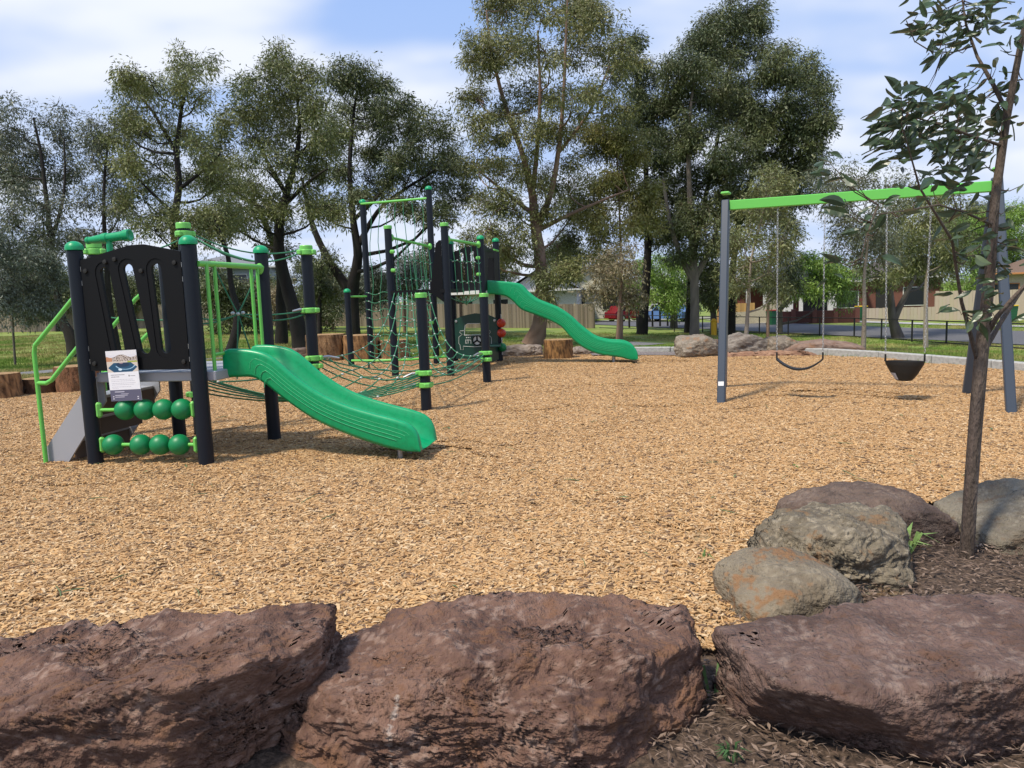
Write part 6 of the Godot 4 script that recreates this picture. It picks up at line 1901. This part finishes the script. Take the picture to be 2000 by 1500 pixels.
	["young_tree","young tree with light grey stake-straight trunk next to the kerb",[[[7.7,-0.11,-16.4,0.05],[7.71,0.53,-16.4,0.045],[7.71,1.09,-16.4,0.039],[7.69,1.64,-16.4,0.033],[7.75,2.29,-16.4,0.022],[7.8,2.94,-16.4,0.011]]],[[7.37,3.09,-15.73,0.43,0.3],[7.39,2.86,-16.58,0.45,0.29],[8.08,2.84,-16.52,0.45,0.29],[8.1,2.51,-17.25,0.54,0.31],[7.59,2.36,-17.27,0.4,0.28],[8.3,2.29,-16.6,0.34,0.27],[7.01,3.36,-16.12,0.39,0.26],[7.22,3.88,-17.13,0.51,0.28],[7.08,3.58,-15.47,0.42,0.25],[7.75,3.43,-15.67,0.43,0.28]],6,8,0.6],
	["young_tree","young tree with slim grey trunk standing in a bare circle of lawn",[[[16.97,-1.35,-30.68,0.094],[16.93,0.02,-30.68,0.083],[16.91,1.26,-30.68,0.073],[17.0,2.49,-30.68,0.042],[17.06,3.91,-30.68,0.031]]],[[17.03,4.13,-30.82,0.75,0.59],[16.38,3.55,-30.93,0.76,0.59],[17.15,3.24,-29.91,0.73,0.57],[17.05,2.5,-30.96,0.93,0.63],[16.52,2.34,-31.52,0.64,0.56],[17.58,2.26,-30.41,0.62,0.46]],6,7,0.6],
	["street_tree","street tree with thick forked grey trunk beyond the black fence",[[[19.11,-1.35,-37.0,0.277],[18.83,-0.48,-37.0,0.214],[18.75,0.03,-37.0,0.189],[18.68,0.78,-37.0,0.138],[18.53,1.78,-37.0,0.101],[18.13,2.78,-37.0,0.05]],[[18.83,-0.35,-37.0,0.176],[19.21,0.51,-36.95,0.138],[19.49,1.12,-36.9,0.101],[20.06,2.21,-36.85,0.05]]],[[17.59,3.46,-35.93,1.22,0.83],[18.91,4.14,-36.18,1.35,0.89],[21.89,3.77,-38.85,1.32,0.95],[17.42,2.29,-36.53,1.12,0.75],[20.06,2.8,-38.81,1.45,0.9],[21.55,2.23,-38.62,1.31,0.84],[21.84,2.67,-37.38,0.92,0.76],[19.06,5.07,-36.06,1.23,0.74],[22.39,5.04,-38.89,1.16,0.9]],5,7,0.75],
	["street_tree","bright green leafy street tree behind the straight black trunk",[[[11.73,-1.35,-54.0,0.276],[11.74,-0.11,-54.0,0.239],[11.64,0.63,-54.0,0.202],[11.18,1.73,-54.0,0.129],[10.82,2.83,-54.0,0.073]],[[11.71,0.26,-54.0,0.147],[12.45,1.51,-54.0,0.11],[12.82,2.58,-53.99,0.055]]],[[11.14,3.7,-53.73,1.61,0.88],[9.81,2.84,-53.41,1.24,0.94],[12.64,3.18,-55.57,1.29,0.98],[10.99,2.1,-53.97,1.84,1.03],[9.23,1.61,-53.31,1.09,0.87],[12.43,1.69,-53.93,1.25,0.95],[10.37,0.68,-52.77,1.58,0.79],[11.98,0.61,-54.39,1.26,0.74]],5,9,1.0],
	["street_tree","small forked street tree beside the yellow bollard",[[[12.16,-1.35,-45.0,0.214],[12.16,-0.22,-45.0,0.184],[12.1,0.23,-45.0,0.168],[11.68,0.85,-45.0,0.107],[11.38,1.32,-45.0,0.061]],[[12.14,0.2,-45.0,0.122],[12.58,0.82,-44.94,0.092],[12.78,1.57,-44.89,0.046]]],[[11.81,2.05,-44.65,0.91,0.73],[12.79,1.88,-45.48,0.8,0.8],[11.73,1.31,-45.56,0.81,0.68],[12.27,0.99,-44.17,0.78,0.6],[12.07,2.8,-45.06,0.92,0.61]],5,7,1.2],
	["street_tree","bright lime green tree in front of the brick house",[[[15.72,-1.35,-44.0,0.18],[15.75,-0.08,-44.0,0.165],[15.81,0.21,-44.0,0.15],[16.4,0.7,-44.0,0.105],[17.14,1.26,-44.0,0.075],[17.73,1.83,-44.0,0.045]]],[[17.77,2.69,-43.42,1.3,0.65],[17.56,2.31,-45.12,1.04,0.8],[19.22,2.24,-44.73,1.03,0.73],[17.61,1.68,-43.34,1.3,0.71],[18.95,1.49,-43.4,1.0,0.65],[16.64,1.42,-43.11,0.76,0.59],[19.17,0.9,-45.26,1.11,0.55]],5,9,1.0],
	["street_tree","pale green distant tree beyond the right-hand swing legs",[[[37.86,-1.35,-60.0,0.204],[37.8,0.47,-60.0,0.163],[37.93,2.48,-60.0,0.102]]],[[36.42,5.63,-59.05,2.01,1.37],[39.32,6.05,-60.49,2.06,1.4],[40.97,5.15,-59.88,2.04,1.63],[36.68,3.35,-60.66,1.86,1.4],[39.01,3.26,-60.47,2.26,1.48],[41.94,2.38,-61.11,2.08,1.66],[35.69,1.32,-58.25,1.59,1.03],[39.98,1.02,-61.19,1.83,1.08]],5,9,0.9],
	["background_tree","dense dark tree beyond the road between the gum trunks",[[[12.43,-1.35,-75.0,0.255],[12.47,0.92,-75.0,0.204]]],[[12.12,0.68,-74.48,1.72,1.11],[11.2,0.46,-75.09,1.33,1.02],[13.4,0.39,-74.57,1.22,1.01]],2,3,1.6],
	["background_shrub","tall grey-green shrub growing along the paling fence",[[[-16.66,-0.28,-45.0,0.092],[-16.53,1.69,-45.0,0.061]]],[[-16.33,2.28,-44.58,1.21,0.91],[-17.31,1.71,-45.06,1.07,0.92],[-15.75,1.66,-44.93,1.07,0.92],[-16.48,1.08,-44.72,1.22,0.76]],3,3,1.2],
	["background_shrub","grey-green shrub growing along the paling fence beside houses",[[[-16.15,-0.3,-48.0,0.098],[-16.04,1.32,-48.0,0.065]]],[[-16.15,1.97,-48.46,1.05,0.79],[-16.75,1.34,-48.17,0.92,0.79],[-15.11,1.3,-47.13,0.9,0.77],[-15.93,0.68,-47.53,1.03,0.65]],3,6,1.2],
	["background_shrub","tall grey-green shrub growing along the paling fence",[[[-11.98,-0.47,-51.0,0.104],[-11.8,2.49,-51.0,0.069]]],[[-11.73,3.17,-50.91,1.27,0.96],[-12.8,2.54,-51.87,1.14,0.97],[-11.18,2.48,-51.81,1.13,0.97],[-11.86,1.81,-51.1,1.28,0.8]],3,3,1.2],
	["background_shrub","grey-green shrub growing along the paling fence beside houses",[[[-8.28,-0.62,-45.0,0.092],[-8.14,2.3,-45.0,0.061]]],[[-7.94,2.87,-44.07,1.06,0.79],[-8.91,2.33,-45.53,0.95,0.82],[-7.45,2.27,-44.86,0.94,0.81],[-8.2,1.7,-45.14,1.08,0.68]],3,1,1.2],
	["background_shrub","tall grey-green shrub growing along the paling fence",[[[-12.25,-0.46,-48.0,0.098],[-12.15,1.18,-48.0,0.065]]],[[-12.21,1.83,-48.37,0.95,0.71],[-12.8,1.2,-48.24,0.83,0.71],[-11.56,1.16,-47.97,0.82,0.7],[-12.38,0.52,-48.73,0.95,0.6]],3,3,1.2],
	["background_shrub","grey-green shrub growing along the paling fence beside houses",[[[-14.91,-0.35,-51.0,0.104],[-14.81,1.23,-51.0,0.069]]],[[-14.7,1.91,-50.79,1.0,0.75],[-15.37,1.25,-50.8,0.87,0.75],[-14.37,1.21,-51.65,0.89,0.76],[-14.69,0.56,-50.44,0.99,0.62]],3,6,1.2],
	["background_shrub","tall grey-green shrub growing along the paling fence",[[[-17.57,-0.25,-45.0,0.092],[-17.37,2.62,-45.0,0.061]]],[[-17.18,3.2,-44.63,0.97,0.73],[-18.21,2.66,-45.6,0.87,0.74],[-16.47,2.58,-44.21,0.84,0.72],[-17.65,2.03,-45.61,0.99,0.62]],3,3,1.2],
	["background_shrub","grey-green shrub growing along the paling fence beside houses",[[[-6.72,-0.68,-48.0,0.098],[-6.54,2.92,-48.0,0.065]]],[[-6.56,3.57,-48.34,0.89,0.67],[-7.08,2.93,-47.88,0.78,0.66],[-5.95,2.89,-47.63,0.77,0.66],[-6.64,2.29,-48.49,0.9,0.56]],3,1,1.2],
	["background_shrub","tall grey-green shrub growing along the paling fence",[[[-5.58,-0.73,-51.0,0.104],[-5.38,3.63,-51.0,0.069]]],[[-5.42,4.35,-51.69,0.84,0.63],[-5.82,3.63,-50.4,0.72,0.62],[-4.86,3.61,-50.96,0.73,0.62],[-5.42,2.96,-51.08,0.83,0.52]],3,3,1.2],
	["background_shrub","grey-green shrub growing along the paling fence beside houses",[[[-2.94,-0.83,-45.0,0.092],[-2.81,2.72,-45.0,0.061]]],[[-2.78,3.31,-45.0,0.73,0.55],[-3.24,2.72,-44.73,0.64,0.55],[-2.32,2.68,-44.45,0.63,0.54],[-2.84,2.12,-45.14,0.74,0.46]],3,6,1.2],
	["background_tree","grey-green tree rising far behind the houses",[[[-38.02,-0.1,-60.0,0.245],[-37.58,4.29,-60.0,0.143]]],[[-37.98,5.54,-60.85,1.99,1.24],[-38.02,4.28,-58.82,1.68,1.2],[-35.92,4.22,-59.26,1.69,1.21],[-38.23,3.36,-60.87,2.24,1.24],[-37.56,4.56,-60.8,1.74,1.49]],2,3,0.9],
	["background_tree","grey-green tree rising far behind the houses",[[[-33.84,-0.1,-62.0,0.253],[-33.51,3.37,-62.0,0.148]]],[[-33.63,4.42,-62.41,1.7,1.06],[-33.89,3.37,-60.82,1.45,1.03],[-32.76,3.36,-62.55,1.49,1.06],[-34.24,2.57,-63.19,1.93,1.07],[-33.73,3.61,-63.24,1.51,1.29]],2,3,0.9],
	["background_tree","grey-green tree rising far behind the houses",[[[-29.23,-0.1,-62.0,0.253],[-28.93,3.22,-62.0,0.148]]],[[-29.07,4.27,-62.5,1.7,1.06],[-29.43,3.22,-60.88,1.45,1.04],[-28.27,3.2,-62.85,1.5,1.07],[-28.68,2.38,-61.3,1.88,1.04],[-28.66,3.42,-62.36,1.48,1.27]],2,3,0.9],
	["background_tree","grey-green tree rising far behind the houses",[[[-17.85,-0.24,-70.0,0.286],[-17.54,3.85,-70.0,0.167]]],[[-17.76,4.97,-71.15,1.78,1.11],[-18.77,3.9,-70.54,1.55,1.1],[-16.24,3.78,-69.07,1.51,1.08],[-17.47,2.98,-69.47,1.96,1.09],[-17.36,4.08,-71.06,1.56,1.33]],2,3,0.9],
	["background_tree","grey-green tree rising far behind the houses",[[[-1.84,-0.88,-75.0,0.306],[-1.63,3.92,-75.0,0.179]]],[[-1.57,4.88,-74.15,1.61,1.01],[-2.65,3.96,-75.27,1.43,1.02],[-0.62,3.88,-74.79,1.42,1.02],[-1.64,3.1,-74.18,1.82,1.01],[-1.22,4.12,-75.3,1.43,1.23]],2,3,0.9],
	["background_tree","grey-green tree rising far behind the houses",[[[5.5,-1.17,-78.0,0.318],[5.68,4.8,-78.0,0.186]]],[[5.62,6.01,-76.68,2.09,1.3],[4.31,4.8,-76.87,1.83,1.31],[6.96,4.74,-77.65,1.85,1.32],[5.56,3.73,-76.76,2.35,1.31],[6.11,4.98,-76.72,1.83,1.57]],2,3,0.9],
	["background_tree","grey-green tree rising far behind the houses",[[[9.74,-1.34,-78.0,0.318],[9.84,3.1,-78.0,0.186]]],[[9.89,4.25,-78.2,1.87,1.17],[8.76,3.15,-78.64,1.65,1.18],[11.14,3.08,-79.0,1.66,1.18],[9.7,2.17,-77.03,2.08,1.15],[10.29,3.3,-77.82,1.63,1.4]],2,3,0.9],
	["background_tree","grey-green tree rising far behind the houses",[[[-24.98,-0.1,-64.0,0.261],[-24.67,3.52,-64.0,0.152]]],[[-24.42,4.48,-63.55,1.59,0.99],[-25.75,3.56,-64.24,1.41,1.01],[-23.67,3.48,-63.97,1.4,1.0],[-25.14,2.75,-65.05,1.83,1.02],[-24.14,3.69,-63.7,1.4,1.2]],2,3,0.9],
	["background_tree","grey-green tree rising far behind the houses",[[[24.66,-1.35,-75.0,0.306],[24.65,1.0,-75.0,0.179]]],[[24.29,2.0,-73.92,1.61,1.01],[23.78,1.03,-75.48,1.44,1.03],[25.37,0.97,-74.15,1.41,1.01],[24.75,0.19,-75.32,1.84,1.02],[25.06,1.19,-75.01,1.43,1.22]],2,3,0.9],
	["background_tree","grey-green tree rising far behind the houses",[[[52.26,-1.35,-85.0,0.347],[51.86,6.9,-85.0,0.202]]],[[52.68,8.7,-86.44,2.82,1.76],[50.27,6.97,-85.19,2.43,1.74],[53.85,6.86,-85.42,2.44,1.74],[51.41,5.51,-84.17,3.09,1.72],[52.65,7.22,-85.18,2.43,2.09]],2,3,0.9],
	["background_tree","grey-green tree rising far behind the houses",[[[41.55,-1.35,-80.0,0.327],[41.42,2.05,-80.0,0.19]]],[[41.01,3.37,-79.28,2.16,1.35],[40.43,2.1,-80.74,1.92,1.37],[42.79,2.0,-80.05,1.91,1.36],[40.89,0.99,-78.92,2.42,1.34],[41.54,2.29,-79.22,1.89,1.62]],2,3,0.9],
	["background_tree","grey-green tree rising far behind the houses",[[[-34.59,-0.1,-58.0,0.237],[-34.33,2.78,-58.0,0.138]]],[[-34.07,3.61,-57.72,1.38,0.86],[-35.5,2.82,-58.52,1.23,0.88],[-33.06,2.73,-57.29,1.2,0.86],[-34.68,2.1,-58.47,1.58,0.88],[-34.17,2.94,-58.34,1.22,1.05]],2,3,0.9],
	["background_tree","grey-green tree rising far behind the houses",[[[-29.5,-0.1,-58.0,0.237],[-29.26,2.6,-58.0,0.138]]],[[-28.72,3.42,-57.09,1.37,0.85],[-30.31,2.64,-58.37,1.22,0.87],[-27.96,2.55,-57.1,1.2,0.85],[-28.91,1.91,-57.17,1.54,0.86],[-29.01,2.76,-58.21,1.22,1.05]],2,3,0.9],
	["background_tree","grey-green tree rising far behind the houses",[[[-25.85,-0.1,-60.0,0.245],[-25.65,2.28,-60.0,0.143]]],[[-25.34,3.06,-59.44,1.29,0.81],[-26.81,2.31,-60.8,1.16,0.83],[-24.82,2.25,-59.96,1.14,0.82],[-25.54,1.63,-59.62,1.46,0.81],[-25.58,2.43,-60.63,1.15,0.99]],2,3,0.9],
	["background_tree","grey-green tree rising far behind the houses",[[[-20.01,-0.15,-62.0,0.253],[-19.81,2.28,-62.0,0.148]]],[[-19.42,3.08,-60.98,1.33,0.83],[-20.81,2.31,-62.49,1.19,0.85],[-18.68,2.24,-61.03,1.16,0.83],[-19.61,1.61,-61.24,1.5,0.83],[-19.77,2.45,-62.98,1.2,1.03]],2,3,0.9],
	["background_tree","grey-green tree rising far behind the houses",[[[-12.85,-0.44,-64.0,0.261],[-12.67,2.25,-64.0,0.152]]],[[-12.7,3.11,-64.4,1.4,0.88],[-13.41,2.27,-63.39,1.21,0.86],[-11.66,2.21,-63.15,1.2,0.86],[-12.92,1.56,-65.04,1.59,0.88],[-12.39,2.41,-64.36,1.23,1.05]],2,3,0.9],
]

const SAPLING := [[[2.454,-0.05,-3.97,0.0363],[2.459,0.302,-3.97,0.034],[2.468,0.585,-3.97,0.0329],[2.483,0.918,-3.97,0.0352],[2.501,1.244,-3.97,0.0307],[2.517,1.458,-3.97,0.0272],[2.524,1.749,-3.97,0.0249],[2.543,2.059,-3.97,0.0216],[2.579,2.339,-3.97,0.0181],[2.624,2.613,-3.97,0.0148],[2.664,2.883,-3.97,0.0113],[2.706,3.076,-3.97,0.0068]],[[2.469,1.083,-3.97,0.0119],[2.384,1.25,-3.92,0.01],[2.317,1.386,-3.87,0.0092],[2.27,1.516,-3.82,0.0082],[2.207,1.668,-3.77,0.0073],[2.131,1.79,-3.72,0.0064],[2.013,1.897,-3.67,0.0055],[1.91,2.0,-3.62,0.0039],[1.851,2.133,-3.57,0.0031],[1.805,2.215,-3.52,0.0023]],[[2.523,1.222,-3.97,0.0148],[2.53,1.312,-3.903,0.0123],[2.611,1.453,-3.837,0.0098],[2.676,1.564,-3.77,0.0065]],[[2.5,1.109,-3.97,0.0136],[2.667,1.289,-4.07,0.0116],[2.865,1.49,-4.17,0.0095],[3.069,1.67,-4.27,0.0061]],[[2.579,2.333,-3.97,0.0113],[2.531,2.492,-4.02,0.0103],[2.492,2.609,-4.07,0.0081],[2.449,2.792,-4.12,0.0059],[2.44,2.99,-4.17,0.0036]],[[2.559,2.174,-3.97,0.0091],[2.388,2.213,-3.92,0.0067],[2.215,2.258,-3.87,0.0055],[2.033,2.298,-3.82,0.0044],[1.868,2.352,-3.77,0.0022]],[[2.528,1.775,-3.97,0.008],[2.304,1.834,-3.845,0.0055],[2.104,1.864,-3.72,0.0043],[1.901,1.833,-3.595,0.0031],[1.65,1.805,-3.47,0.002]],[[2.479,2.714,-4.12,0.0047],[2.309,2.676,-4.103,0.0035],[2.165,2.727,-4.087,0.0029],[2.1,2.838,-4.07,0.0024]],[[1.684,1.849,-3.47,0.0039],[1.617,1.69,-3.445,0.0029],[1.585,1.576,-3.42,0.0019]]]
const SAPLING_LEAVES := [[2.406,2.205,-3.97,0.162,0.149,37],[2.11,2.271,-3.82,0.195,0.156,59],[1.933,2.242,-3.77,0.103,0.128,22],[2.404,2.471,-4.07,0.152,0.111,21],[2.447,2.844,-4.12,0.196,0.14,34],[2.539,2.789,-3.97,0.135,0.162,13],[2.26,2.782,-4.07,0.111,0.138,10],[2.66,2.411,-4.07,0.083,0.194,13],[2.524,1.879,-3.97,0.162,0.135,9],[2.302,1.689,-3.77,0.128,0.115,8],[2.189,2.039,-3.77,0.128,0.103,6],[2.601,1.614,-3.97,0.108,0.162,14],[2.396,1.383,-3.82,0.143,0.104,13],[1.626,1.851,-3.47,0.13,0.118,8],[1.886,1.901,-3.57,0.109,0.097,4],[1.585,1.576,-3.42,0.116,0.07,3],[1.507,2.013,-3.47,0.118,0.071,3]]

# ---------------------------------------------------------------- sky
func sky_image() -> ImageTexture:
	var w := 1024
	var h := 512
	var im := Image.create(w, h, false, Image.FORMAT_RGBF)
	var veil := make_noise(4, 1.1, 5)
	var streak := make_noise(14, 2.0, 4)
	for y in h:
		var el := (0.5 - (y + 0.5) / h) * PI
		for x in w:
			var az := ((x + 0.5) / w - 0.5) * TAU
			var d := Vector3(cos(el) * sin(az), sin(el), -cos(el) * cos(az))
			var up := maxf(d.y, 0.0)
			var blue := Color(0.47, 0.57, 0.76).lerp(Color(0.16, 0.31, 0.66), clampf(pow(up, 0.6) * 1.2, 0.0, 1.0))
			# thin cloud drawn out sideways, seen from below as a sheet
			var p := Vector3(d.x, 0, d.z) / (up + 0.22)
			var c := veil.get_noise_3d(p.x * 0.8, 3.1, p.z * 1.25) * 1.0 + 0.5 * streak.get_noise_3d(p.x * 0.6 + p.z * 0.5, 1.0, p.z * 1.6)
			var cover := clampf(smoothstep(-0.38, 0.32, c) * 0.92 + 0.35 * pow(1.0 - up, 6.0), 0.0, 0.95)
			var cloud := Color(0.55, 0.61, 0.74).lerp(Color(0.68, 0.71, 0.78), smoothstep(0.0, 0.5, c))
			var o := blue.lerp(cloud, cover)
			if d.y < 0.0:
				o = Color(0.3, 0.3, 0.26)
			im.set_pixel(x, y, o)
	return ImageTexture.create_from_image(im)

func _ready() -> void:
	# camera
	var cam := Camera3D.new()
	cam.name = "camera"
	cam.position = Vector3(0, 1.5, 0)
	cam.rotation = Vector3(-0.117147, 0, -0.035)
	cam.fov = 54.06
	cam.near = 0.05
	cam.far = 2000.0
	cam.current = true
	add_child(cam)
	# sky and exposure
	var env := Environment.new()
	env.background_mode = Environment.BG_SKY
	var sky := Sky.new()
	var pm := PanoramaSkyMaterial.new()
	pm.panorama = sky_image()
	sky.sky_material = pm
	env.sky = sky
	env.tonemap_mode = Environment.TONE_MAPPER_LINEAR
	env.tonemap_exposure = 1.38
	env.sdfgi_enabled = true
	env.ssao_enabled = true
	env.ssil_enabled = true
	var we := WorldEnvironment.new()
	we.name = "world"
	we.environment = env
	add_child(we)
	# sun, high, from the left
	var sun := DirectionalLight3D.new()
	sun.name = "sun"
	sun.light_energy = 1.12
	sun.light_angular_distance = 6.0
	sun.light_color = Color(1.0, 0.955, 0.88)
	sun.shadow_enabled = true
	add_child(sun)
	sun.look_at_from_position(Vector3(-0.40, 0.85, 0.34) * 50.0, Vector3.ZERO, Vector3.FORWARD)

	make_materials()
	build_ground()
	build_background()
	build_rocks()
	build_near_tower()
	build_nets_and_far_tower()
	build_swing()
	make_sprays()
	for i in TREES.size():
		build_tree(TREES[i], 100 + i)
	build_sapling()
